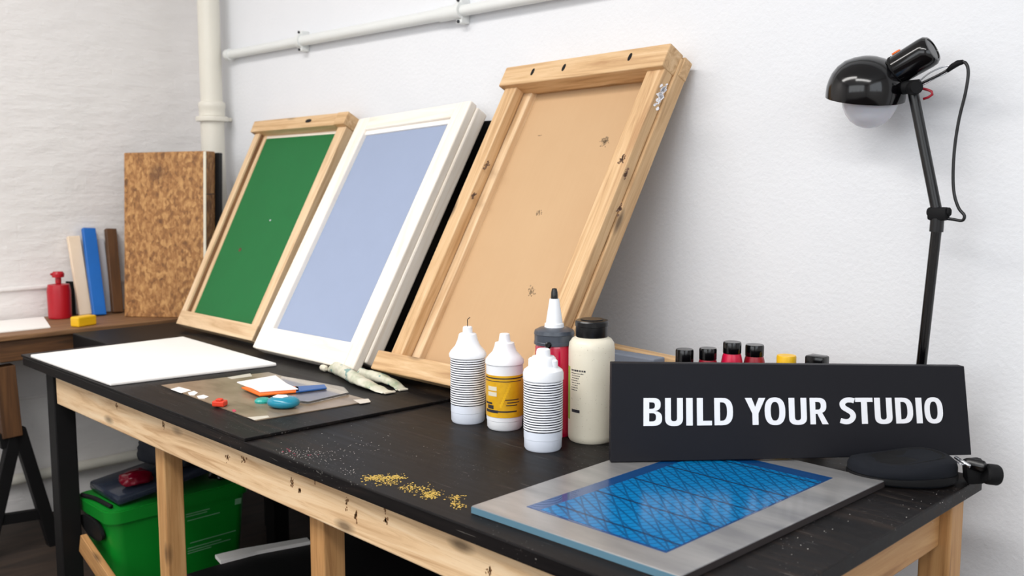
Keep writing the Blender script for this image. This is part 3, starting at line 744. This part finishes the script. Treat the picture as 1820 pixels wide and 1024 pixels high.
mi = [lerp2(inner, a, b) for a, b in ((.10, .01), (.99, .01), (.99, .93), (.10, .93))]
mk('mesh_screen', slab([(p.x, p.y) for p in mi], T+SZ+.0002, T+SZ+.0009), 'blue_mesh', t, world=True)
def edge_strip(i, j, mat, name, w=.0022):
    a, b = P[i].copy(), P[j].copy(); bm, fn = beam(a, b, .003, .0016, 0); return mk(name, bm, mat, t, fn=fn, world=True)
for i_, j_, mt_ in ((0, 1, 'sheet_edge'), (1, 2, 'plate_edge')):
    a, b = P[i_].copy(), P[j_].copy(); a.z = b.z = T+SZ*.47; bm, fn = beam(a, b, .0014, SZ*.8, 0); mk('edge_band', bm, mt_, t, fn=fn, world=True)

# ------------------------------------------------------------------ the sign
zb = T+SZ+.0012
BL, BR = atz(1085, 822, zb), atz(1727, 809, zb+.006)
d = (BR-BL); d.z = 0; d.normalize(); nb = Vector((-d.y, d.x, 0))
def plane_hit(u, v, back):     # on the sign's face, leaning back by BACK (metres per metre of height)
    n = Vector((d.y, -d.x, 0))*1.0 + Vector((0, 0, back)); n.normalize(); r_ = ray(u, v); return CAM + r_*((BL-CAM).dot(n)/r_.dot(n))
LEAN = .06
TLs, TRs = plane_hit(1087, 645, LEAN), plane_hit(1714, 651, LEAN)
f = Frame(BL, BR, TLs, TRs); f.n = -f.n if f.n.dot(CAM-BL) < 0 else f.n
st = thing('sign', 'black box sign with white capital lettering BUILD YOUR STUDIO', 'sign', (BL+BR)/2)
mk('board', box(0, f.W, 0, f.H, -.022, 0, .0015), 'sign', st, fn=f, world=True)

def bowl(x0, xm, y0, y1, n=14, e=2.6):
    """right-hand bowl from (x0,y1) round xm to (x0,y0)"""
    cy, ry, rx = (y0+y1)/2, (y1-y0)/2, xm-x0; out = []
    for i in range(n+1):
        a = PI/2-PI*i/n; c_, s_ = math.cos(a), math.sin(a)
        out.append((x0+rx*abs(c_)**(2/e), cy+ry*math.copysign(abs(s_)**(2/e), s_)))
    return out
def sup(cx, cy, rx, ry, e=2.5, n=40):
    out = []
    for i in range(n):
        a = 2*PI*i/n; c_, s_ = math.cos(a), math.sin(a)
        out.append((cx+rx*math.copysign(abs(c_)**(2/e), c_), cy+ry*math.copysign(abs(s_)**(2/e), s_)))
    return out
def arcU(x0, x1, yt, yb, yo, n=14, e=2.5):
    cx, rx = (x0+x1)/2, (x1-x0)/2; out = [(x0, yt)]
    for i in range(n+1):
        a = PI+PI*i/n; c_, s_ = math.cos(a), math.sin(a)
        out.append((cx+rx*math.copysign(abs(c_)**(2/e), c_), yb+(yb-yo)*math.copysign(abs(s_)**(2/e), s_)))
    out.append((x1, yt)); return out
s_ = .205
def stroke(pts, w):
    P_ = [Vector((p[0], p[1], 0)) for p in pts]; P_ = spline(P_, 8); a_, b_ = [], []
    for i, p in enumerate(P_):
        dd = (P_[min(i+1, len(P_)-1)]-P_[max(i-1, 0)]).normalized(); nn = Vector((-dd.y, dd.x, 0))
        a_.append((p+nn*w/2)[:2]); b_.append((p-nn*w/2)[:2])
    return a_+b_[::-1]
GL = {
 'B': (.67, [[(0, 0), (0, 1)] + bowl(.32, .62, .53, 1) + bowl(.34, .67, 0, .53)], [[(s_, .61), (s_, .845)] + bowl(.29, .415, .61, .845), [(s_, .155), (s_, .455)] + bowl(.31, .455, .155, .455)]),
 'U': (.63, [arcU(0, .63, 1, .26, -.015) + arcU(s_, .63-s_, 1, .28, .155)[::-1]], []),
 'I': (s_, [[(0, 0), (0, 1), (s_, 1), (s_, 0)]], []),
 'L': (.51, [[(0, 0), (0, 1), (s_, 1), (s_, .165), (.51, .165), (.51, 0)]], []),
 'D': (.68, [[(0, 0), (0, 1)] + bowl(.27, .68, 0, 1)], [[(s_, .16), (s_, .84)] + bowl(.26, .465, .16, .84)]),
 'Y': (.72, [[(0, 1), (.235, 1), (.36, .66), (.49, 1), (.72, 1), (.465, .42), (.465, 0), (.255, 0), (.255, .42)]], []),
 'O': (.73, [sup(.365, .5, .365, .515)], [sup(.365, .5, .155, .35)]),
 'R': (.68, [[(0, 0), (0, 1)] + bowl(.30, .62, .42, 1)[:12] + [(.455, .435), (.68, 0), (.45, 0), (.275, .395), (s_, .395), (s_, 0)]], [[(s_, .55), (s_, .845)] + bowl(.28, .415, .55, .845)]),
 'S': (.58, [stroke([(.525, .885), (.40, .915), (.24, .90), (.12, .79), (.15, .64), (.29, .535), (.43, .42), (.465, .27), (.37, .13), (.22, .085), (.03, .135)], .19)], []),
 'T': (.60, [[(0, 1), (.60, 1), (.60, .84), (.4025, .84), (.4025, 0), (.1975, 0), (.1975, .84), (0, .84)]], []),
}
def glyph(ch, sx, sy, ox, oy):
    cu = bpy.data.curves.new('glyph', 'CURVE'); cu.dimensions = '2D'; cu.fill_mode = 'BOTH'; cu.extrude = .0004
    w, outs, holes = GL[ch]
    for pts in outs + holes:
        sp_ = cu.splines.new('POLY'); sp_.points.add(len(pts)-1); sp_.use_cyclic_u = True
        for q_, p_ in zip(sp_.points, pts): q_.co = (ox+p_[0]*sx, oy+p_[1]*sy, 0, 1)
    o = bpy.data.objects.new('glyph', cu); COL.objects.link(o)
    bpy.context.view_layer.update()
    me = bpy.data.meshes.new_from_object(o.evaluated_get(bpy.context.evaluated_depsgraph_get()))
    bm = bmesh.new(); bm.from_mesh(me); bpy.data.objects.remove(o); bpy.data.curves.remove(cu); bpy.data.meshes.remove(me)
    for v_ in bm.verts: v_.co.z += .0005
    return bm
# where each letter starts and ends in the photo (pixels along the sign's middle)
LET = [('B', 1142, 1175), ('U', 1180.5, 1212), ('I', 1218, 1229.5), ('L', 1237, 1263.5), ('D', 1268, 1301),
       ('Y', 1322.5, 1359), ('O', 1357.5, 1394), ('U', 1400.5, 1432), ('R', 1438, 1470),
       ('S', 1490, 1520), ('T', 1519, 1550), ('U', 1553, 1584), ('D', 1590, 1621), ('I', 1626.5, 1637), ('O', 1641.5, 1674)]
def sign_uv(u, v):
    r_ = ray(u, v); best = None
    nn = f.n; h = CAM + r_*((BL-CAM).dot(nn)/r_.dot(nn)); return h
exu = (BR-BL).normalized()
for ch, ua, ub in LET:
    m0 = (sign_uv(ua, 732)-BL).dot(exu); m1 = (sign_uv(ub, 732)-BL).dot(exu)
    sy = f.H*.283; oy = f.H*(.365)
    mk('letter', glyph(ch, (m1-m0)/GL[ch][0], sy, m0, oy), 'letter', st, fn=f, world=True)

# ------------------------------------------------------------------ paint bottles behind the sign
def nb_bottle(u, vtop, y, r, kind, label, group=None):
    p = aty(u, vtop, y); h = p.z-T
    t = thing('paint_bottle', label, 'bottle', (p.x, p.y, T+.0005), group)
    body = {'black': 'dark_red', 'red': 'dark_red', 'magenta': 'magenta', 'yellow': 'yellow', 'square': 'black_plastic'}[kind]
    ch = .030 if kind in ('black', 'yellow', 'square') else .0225
    mk('body', lathe([(0, 0), (r*1.12, 0), (r*1.2, .003), (r*1.2, h-ch-.02), (r*1.05, h-ch-.006), (r*.95, h-ch), (0, h-ch)], 32), body, t, smooth=35)
    capm = 'yellow' if kind == 'yellow' else 'black_gloss'
    if kind == 'square': mk('cap', box(-r, r, -r*.8, r*.8, h-ch, h, .004), capm, t, smooth=35)
    else: mk('cap', lathe([(r*.95, h-ch), (r, h-ch+.001), (r, h-.003), (r*.94, h), (0, h)], 32), capm, t, smooth=35)
    return t
G = 'small paint bottles behind the sign'
nb_bottle(1217, 621, -.33, .0175, 'black', 'paint bottle with a black cap, leftmost behind the sign', G)
nb_bottle(1258.5, 619, -.30, .0170, 'red', 'dark red paint bottle with a black cap, second from left behind the sign', G)
nb_bottle(1301.5, 608, -.27, .0175, 'magenta', 'crimson paint bottle with a black cap, tallest behind the sign', G)
nb_bottle(1341.5, 613, -.23, .0180, 'red', 'dark red paint bottle with black cap just right of the tallest one', G)
nb_bottle(1398, 632, -.215, .0185, 'yellow', 'paint bottle with a bright yellow cap behind the sign', G)
nb_bottle(1452.5, 632, -.205, .0185, 'square', 'black square-capped bottle, rightmost of those behind the sign', G)
# blue-grey block and pine offcut behind the cream bottle
a, b = aty(1095, 628, -.235), aty(1176, 634, -.235)
o = mk('sanding_block', box(a.x-.06, b.x-.02, -.235, -.195, T+.0005, a.z, .003), 'grey_block', world=True, at=(a.x, -.21, T))
tag(o, 'blue-grey block behind the cream bottle and the sign', 'block')
a, b = aty(1098, 614, -.17), aty(1205, 637, -.17)
bm, fn = beam(Vector((a.x-.10, -.168, a.z-.007)), Vector((b.x+.03, -.168, b.z-.012)), .03, .022, .003)
o = mk('offcut', bm, 'pine', fn=fn, world=True, at=(a.x, -.16, T), perm=(0, 1, 2)); tag(o, 'rough wooden offcut behind the blue-grey block', 'offcut')

# ------------------------------------------------------------------ desk lamp
LY = -.098
def lp(u, v, y=LY): return aty(u, v, y)
base = lp(1637, 650)
dirl = (lp(1664, 405)-lp(1637, 650)); foot = lp(1637, 650)-dirl*(( base.z-(T-.05))/dirl.z)
t = thing('desk_lamp', 'black clamp-on desk lamp with domed shade behind the sign', 'lamp', (foot.x, LY, T-.05))
bm = box(foot.x-.02, foot.x+.02, LY-.02, LY+.018, T-.075, T+.03, .004); box(foot.x-.018, foot.x+.018, TY1+.002-.05, LY, T+.002, T+.014, .003, bm); box(foot.x-.018, foot.x+.018, TY1-.004, LY, T-.060, T-.048, .003, bm)
mk('clamp', bm, 'black_matt', t, world=True)
mk('lower_arm', tube([foot, lp(1664.5, 408)], .0092, 18), 'black_gloss', t, world=True, smooth=40)
mk('sleeve', tube([lp(1664, 412), lp(1666, 388)], .0120, 18), 'black_plastic', t, world=True, smooth=40)
mk('upper_arm', tube([lp(1667, 385), lp(1622, 160)], .0095, 18), 'black_plastic', t, world=True, smooth=40)
j = lp(1668, 380)
jt = mk('elbow_joint', box(j.x-.017, j.x+.017, LY-.012, LY+.012, j.z-.012, j.z+.012, .005), 'black_matt', t, world=True, smooth=40)
for s, u in ((-1, 1650), (1, 1688)):
    bm, fn = axis_lathe([(0, 0), (.006, 0), (.0085, .004), (.0085, .009), (.005, .012), (0, .012)], lp(1660 if s < 0 else 1678, 377), (s, s*.2, 0), 16)
    mk('wing_knob', bm, 'black_matt', jt, fn=fn, world=True, smooth=40)
h0 = lp(1617, 155)
hj = mk('head_joint', tube([lp(1596, 157), lp(1634, 153)], .0125, 18), 'black_matt', t, world=True, smooth=40)
bm, fn = axis_lathe([(0, -.012), (.011, -.012), (.0125, -.008), (.0125, .008), (.011, .012), (0, .012)], lp(1625, 156, LY-.012), (.7, -.7, 0), 18); mk('pivot_screw', bm, 'black_matt', hj, fn=fn, world=True, smooth=40)
mk('lever', tube([lp(*p_) for p_ in ((1632, 156), (1642, 158), (1650, 160), (1656, 163), (1657, 168), (1650, 173), (1641, 176))], .0024, 8), 'dark_red', hj, world=True, smooth=True)
# shade axis: opening down, tipped a little
ce = lp(1537, 176); k = 1.04e-3
ax = (lp(1552, 60)-lp(1537, 176)); ax.normalize(); axb = ax.copy(); ax = (ax + Vector((.7, -.7, 0))*.19 - RGT*.06).normalized()
Rr = .0715
prof = [(Rr, 0), (Rr*1.005, .008), (Rr*1.0, .020), (Rr*.965, .032), (Rr*.90, .045), (Rr*.79, .057), (Rr*.62, .068), (Rr*.40, .075), (Rr*.18, .079), (0, .080)]
inn = [(0, .076), (Rr*.38, .071), (Rr*.76, .055), (Rr*.93, .032), (Rr*.965, .012), (Rr*.97, 0)]
bm = lathe(prof+inn, 56)
bmesh.ops.remove_doubles(bm, verts=bm.verts[:], dist=1e-5)
_, fn = axis_lathe([(1, 0), (1, 1)], ce, ax)
sd = mk('shade', bm, 'black_gloss', t, fn=fn, world=True, smooth=50)
cb = ce+ax*.004
_, fb = axis_lathe([(1, 0), (1, 1)], lp(1546, 180), axb)
mk('bulb_cover', lathe([(0, .004), (.0500, .004), (.0500, -.004), (.0475, -.014), (.041, -.027), (.031, -.039), (.018, -.047), (.006, -.050), (0, -.0503)], 40), 'bulb', t, fn=fb, world=True, smooth=True)
a, b = lp(1575, 136), lp(1656, 88)
dd = (b-a).normalized(); L = (b-a).length
bm, fn = axis_lathe([(0, 0), (.024, 0), (.0265, .004), (.0265, .014), (.0258, .0145), (.0258, .016), (.0270, .0165), (.0275, .030), (.0285, L-.012), (.0275, L-.003), (.0235, L+.002), (.020, L+.0025), (.0195, L+.001), (0, L+.001)], a, dd, 40)
hs = mk('lamp_housing', bm, 'black_gloss', t, fn=fn, world=True, smooth=40)
bm, fn = axis_lathe([(.0268, .020), (.0280, .020), (.0280, .0245), (.0268, .0245)], a, dd, 40); mk('band', bm, 'black_matt', hs, fn=fn, world=True, smooth=40)
c0 = lp(1590, 96); bm, fn = beam(c0-Vector((.004, 0, .001)), c0+Vector((.010, 0, .006)), .008, .0012); mk('sticker', bm, 'orange', hs, fn=fn, world=True)
# wire hoop behind the housing and the cable
mk('wire_hoop', tube(spline([lp(*p_) for p_ in ((1632, 146), (1652, 130), (1676, 119), (1688, 118), (1684, 128), (1664, 138), (1640, 151), (1632, 152))], 6), .0014, 8), 'chrome', t, world=True, smooth=True)
cbl = spline([lp(*p_) for p_ in ((1634, 150), (1660, 138), (1682, 126), (1692, 116), (1706, 110), (1717, 113), (1721, 130), (1716, 165), (1705, 210), (1697, 260), (1694, 310), (1696, 345), (1704, 370), (1714, 383), (1710, 392), (1694, 390), (1676, 388))], 6)
mk('cable', tube(cbl, .0028, 10), 'black_plastic', t, world=True, smooth=True)
mk('cable_sheath', tube([lp(*p_) for p_ in ((1683, 127), (1693, 118), (1703, 112), (1712, 110))], [.003, .0052, .0054, .004], 12), 'black_matt', t, world=True, smooth=True)

# ------------------------------------------------------------------ pouch and screw clamp on the right corner
p = atz(1612, 836, T+.016)
vd = Vector((RGT.x, RGT.y, 0))
t = thing('pouch', 'round black zipped pouch lying in front of the sign at the right corner', 'pouch', (p.x, p.y, T), rotz=YAW-.12)
RX_, RY_ = .088, .058
def ell(c): return Vector((c.x*RX_*(1-.10*c.x), c.y*RY_, c.z+.004*math.sin(c.x*3)*(c.z/.03)))
mk('body', lathe([(0, .0008), (.90, .0008), (.975, .004), (1.0, .011), (1.0, .0155), (.985, .0165), (1.0, .0175), (1.0, .027), (.965, .035), (.86, .0395), (.5, .041), (0, .0415)], 56), 'pouch', t, fn=ell, smooth=50)
mk('zip_band', lathe([(1.0, .006), (1.012, .006), (1.018, .010), (1.018, .0145), (1.012, .0165), (1.0, .0165)], 56), 'black_matt', t, fn=ell, smooth=50)
mk('seam', lathe([(.70, .0402), (.715, .0410), (.73, .0400)], 56), 'black_matt', t, fn=ell, smooth=50)
zc = T+.030
a, b = atz(1697, 826, zc), atz(1764, 842, zc)
t = thing('screw_clamp', 'small black screw clamp with a round knob on the right corner of the bench', 'clamp', ((a.x+b.x)/2, (a.y+b.y)/2, T))
dd = (b-a).normalized(); n_ = Vector((0, 0, 1))
pA = lambda u, v, z: atz(u, v, z)
bm, fn = beam(pA(1713, 838, T+.020), pA(1750, 836, T+.024), .034, .040, .008); mk('jaw', bm, 'black_matt', t, fn=fn, world=True, smooth=40)
bm, fn = beam(pA(1733, 822, T+.045), pA(1747, 845, T+.012), .030, .014, .004); mk('collar', bm, 'black_plastic', t, fn=fn, world=True, smooth=40)
ka = atz(1750, 842, T+.026); kd = Vector((RGT.x, RGT.y, -.12)).normalized()
bm, fn = axis_lathe([(0, 0), (.013, 0), (.0165, .003), (.017, .008), (.017, .020), (.015, .0235), (0, .024)], ka, kd, 24); mk('knob', bm, 'black_matt', t, fn=fn, world=True, smooth=35)
mk('rod', tube([pA(1698, 813, T+.050), pA(1724, 829, T+.044)], .0028, 10), 'chrome', t, world=True, smooth=True)
mk('wire', tube(spline([pA(1700, 820, T+.046), pA(1707, 825, T+.046), pA(1716, 826, T+.043)], 6), .0011, 8), 'chrome', t, world=True, smooth=True)

# ------------------------------------------------------------------ paint flakes on the worktop
def flakes(name, mat, spots, label, cat, size=.0022):
    bm = bmesh.new()
    for u, v, n, su, sv in spots:
        for i in range(n):
            p = atz(R.gauss(u, su), R.gauss(v, sv), T)
            s = size*R.uniform(.35, 1.3); a0 = R.uniform(0, PI); m_ = R.randint(4, 6); el = R.uniform(.4, 1)
            pts = []
            for k in range(m_):
                an = 2*PI*k/m_; x, y = s*math.cos(an)*R.uniform(.7, 1.1), s*el*math.sin(an)*R.uniform(.7, 1.1)
                pts.append((p.x+x*math.cos(a0)-y*math.sin(a0), p.y+x*math.sin(a0)+y*math.cos(a0)))
            if max(q[1] for q in pts) < TY1 and min(q[1] for q in pts) > TY0+.002: poly(pts, T+.0002, T+.0006, bm)
    o = mk(name, bm, mat); return tag(o, label, cat, kind='stuff')
flakes('gold_flakes', 'gold', [(668, 850, 170, 11, 2.6), (700, 849, 120, 10, 2.6), (690, 858, 70, 14, 4), (728, 867, 60, 11, 3), (766, 879, 150, 8, 3.4), (752, 872, 60, 14, 5), (810, 884, 50, 9, 2.4), (816, 898, 40, 7, 3), (806, 894, 26, 7, 5)],
       'flecks of gold paint scattered on the black worktop near its front edge', 'paint flakes', .0017)
flakes('dust_flakes', 'dust', [(530, 806, 110, 24, 6), (575, 812, 70, 26, 8), (660, 790, 60, 50, 16), (1470, 960, 12, 40, 16), (1640, 900, 14, 40, 12), (620, 838, 20, 10, 4)], 'white dust specks on the black worktop', 'dust', .0009)
flakes('pink_flakes', 'pink', [(511, 801, 8, 4, 1.6), (535, 808, 10, 14, 2.5)], 'pink paint specks at the front edge of the worktop', 'paint flakes', .0014)

# ------------------------------------------------------------------ under the bench
BH = .315
n0 = atz(213, 922, BH); l0 = atz(125, 896, BH); r0 = atz(446, 880, BH)
n0.y = -.862; n0.x = 1.068; ex = Vector((0, 1, 0)); ey = Vector((-1, 0, 0)); LB = .42; WB = .225
b0 = Vector((n0.x, n0.y, 0))
def bf(c):
    k_ = 1-(.13*(1-c.z/BH)); x = LB/2+(c.x-LB/2)*k_; y = WB/2+(c.y-WB/2)*k_
    return b0+ex*x+ey*y+Vector((0, 0, c.z))
t = thing('storage_tub', 'green plastic storage tub full of supplies under the workbench', 'tub', b0+ex*LB/2+ey*WB/2)
bm = box(0, LB, 0, WB, .0005, BH, 0)
bmesh.ops.bevel(bm, geom=[e for e in bm.edges if abs(e.verts[0].co.z-e.verts[1].co.z) > .1], offset=.035, segments=5, affect='EDGES', profile=.5)
mk('body', bm, 'bin', t, fn=bf, world=True, smooth=40)
bm = box(-.010, LB+.010, -.010, WB+.010, BH-.034, BH+.004, 0)
bmesh.ops.bevel(bm, geom=[e for e in bm.edges if abs(e.verts[0].co.z-e.verts[1].co.z) > .01], offset=.04, segments=5, affect='EDGES', profile=.5)
bmesh.ops.bevel(bm, geom=[e for e in bm.edges if e.verts[0].co.z > BH and e.verts[1].co.z > BH], offset=.004, segments=2, affect='EDGES')
rim = mk('rim', bm, 'bin', t, fn=bf, world=True, smooth=40)
bm = bmesh.new()
bm, fn = axis_lathe([(0, 0), (.058, 0), (.062, .004), (.062, .012), (0, .012)], bf(Vector((-.006, WB*.52, BH-.055))), -ex, 32)
mk('handle', bm, 'black_matt', t, fn=lambda c: bf(Vector((-.004-c.z, WB*.52+c.x*1.30, BH-.068+c.y*.50+c.x*.06))), world=True, smooth=40)
for i, (x0, x1, z) in enumerate(((.52, .70, .255), (.53, .78, .235), (.52, .68, .248), (.55, .92, .165), (.53, .80, .150), (.53, .88, .142), (.53, .72, .135))):
    mk('printed_text', box(LB*x0, LB*x1, -.0014, -.0004, z, z+.0028), 'faint_print', t, fn=bf, world=True)
mk('tag', box(LB*.90, LB*.95, -.0014, -.0004, .248, .266), 'faint_print', t, fn=bf, world=True)
o = mk('tray_lid', box(.030, LB*.80, .012, WB-.004, 0, .026, .008), 'smoke_lid', world=True, at=b0+Vector((0, 0, BH)), fn=lambda c: bf(Vector((c.x, c.y, BH)))+Vector((0, 0, c.z+.006+c.x*.13)), smooth=40)
tag(o, 'smoky clear lid lying slanted across the green tub', 'lid')
def blob(name, label, cat, c0, sx, sy, sz, mat, seed, amp=.18, rot=0.0):
    bm = bmesh.new(); bmesh.ops.create_icosphere(bm, subdivisions=4, radius=1)
    for v_ in bm.verts:
        q_ = v_.co.normalized(); a_ = 1+amp*noise.noise(q_*2.2+Vector((seed, 0, 0)))+amp*.4*noise.noise(q_*6+Vector((0, seed, 0)))
        v_.co = Vector((math.copysign(abs(q_.x)**.7, q_.x)*sx*a_, math.copysign(abs(q_.y)**.7, q_.y)*sy*a_, max(math.copysign(abs(q_.z)**.7, q_.z)*sz*a_, -sz*.7)))
    o = mk(name, bm, mat, smooth=True); o.location = c0; o.rotation_euler = (0, 0, rot); return tag(o, label, cat)
ar = math.atan2(ex.y, ex.x)
c_ = bf(Vector((LB*.56, WB*.56, BH))); blob('cloth_bag', 'dark navy cloth bag heaped at the back of the slanted lid on the green tub', 'bag', c_+Vector((0, 0, .108)), .098, .070, .050, 'dark_fabric', 2.0, .2, 0.3)
c_ = bf(Vector((LB*.24, WB*.26, BH))); blob('red_packet', 'glossy dark red packet lying on the front of the slanted lid', 'packet', c_+Vector((0, 0, .066)), .034, .045, .020, 'red_gloss', 5.0, .15, 0.2)
c_ = bf(Vector((LB*.86, WB*.25, BH))); blob('black_bag', 'crumpled black plastic bag at the right of the green tub', 'bag', c_+Vector((0, 0, .026)), .034, .030, .024, 'black_gloss', 8.0, .3, 0)
pts = [bf(Vector((x*LB, y*WB, BH+z))) for x, y, z in ((-.012, .80, .012), (.022, .56, .0115), (.030, .30, .0115), (.034, .10, .0115))]
bm = tube(spline(pts, 6), .0060, 10); o = mk('strap', bm, 'black_matt', world=True, at=b0+Vector((0, 0, BH)), smooth=True); tag(o, 'black strap hanging over the left rim of the green tub', 'strap')
a, b = aty(147, 964, -.888), aty(196, 1036, -.888)
bm, fn = beam(a, a+(b-a)*((a.z-.032)/(a.z-b.z)), .018, .055, .002)
o = mk('plank', bm, 'leg', fn=fn, world=True, at=a, perm=(0, 1, 2)); tag(o, 'short pine plank propped at a slant in front of the green tub', 'plank')
kx = atz(385, 990, .22); kb = atz(545, 962, .22)
o = mk('black_crate', box(kx.x+.0, 2.02, -.78, -.28, .0005, .20, .006), 'black_board', world=True, at=((kx.x+2.02)/2, -.5, 0)); tag(o, 'black crate on the floor right of the green tub', 'crate')
d_ = (kb-kx).normalized()
bm, fn = beam(Vector((kx.x, kx.y, .206)), Vector((kx.x, kx.y, .206))+d_*.30, .02, .010, .001); 
fb_ = [atz(u, v, .211) for u, v in ((382, 986), (392, 997), (458, 979), (552, 962), (546, 955), (428, 975))]
o = mk('foam_board', slab([(p_.x, p_.y) for p_ in fb_], .2008, .211, .001), 'paper', world=True, at=(kx.x, kx.y, .2)); tag(o, 'white foam board lying on the black crate under the bench', 'board')

# ------------------------------------------------------------------ light
def area(name, loc, target, sx, sy, power, col):
    ld = bpy.data.lights.new(name, 'AREA'); ld.shape = 'RECTANGLE'; ld.size = sx; ld.size_y = sy; ld.energy = power; ld.color = col
    o = bpy.data.objects.new(name, ld); COL.objects.link(o); o.location = loc
    o.rotation_euler = (Vector(target)-Vector(loc)).to_track_quat('-Z', 'Y').to_euler(); return o
area('window_daylight', ((WX0+WX1)/2, RY+.02, (WZ0+WZ1)/2), ((WX0+WX1)/2, 0, .9), WX1-WX0-.1, WZ1-WZ0-.1, 42, (.95, .98, 1.0))
area('side_fill_light', (RX-.02, (VY0+VY1)/2, (VZ0+VZ1)/2), (0, (VY0+VY1)/2, 1.0), VY1-VY0-.1, VZ1-VZ0-.1, 22, (.88, .94, 1.0))  # added cool fill from the right, set at the invented side window
area('ceiling_lamp', (1.5, -2.0, RZ-.02), (1.5, -2.0, 0), 2.2, .5, 62, (1.0, .965, .93))
area('ceiling_lamp', (3.6, -2.6, RZ-.02), (3.6, -2.6, 0), 2.2, .5, 66, (1.0, .985, .965))
w = bpy.data.worlds.new('world'); SC.world = w; w.use_nodes = True
w.node_tree.nodes['Background'].inputs['Color'].default_value = (.9, .95, 1, 1); w.node_tree.nodes['Background'].inputs['Strength'].default_value = 1.0
vs = SC.view_settings; vs.view_transform = 'Standard'; vs.look = 'None'; vs.gamma = 1; vs.use_curve_mapping = False; vs.exposure = -0.22
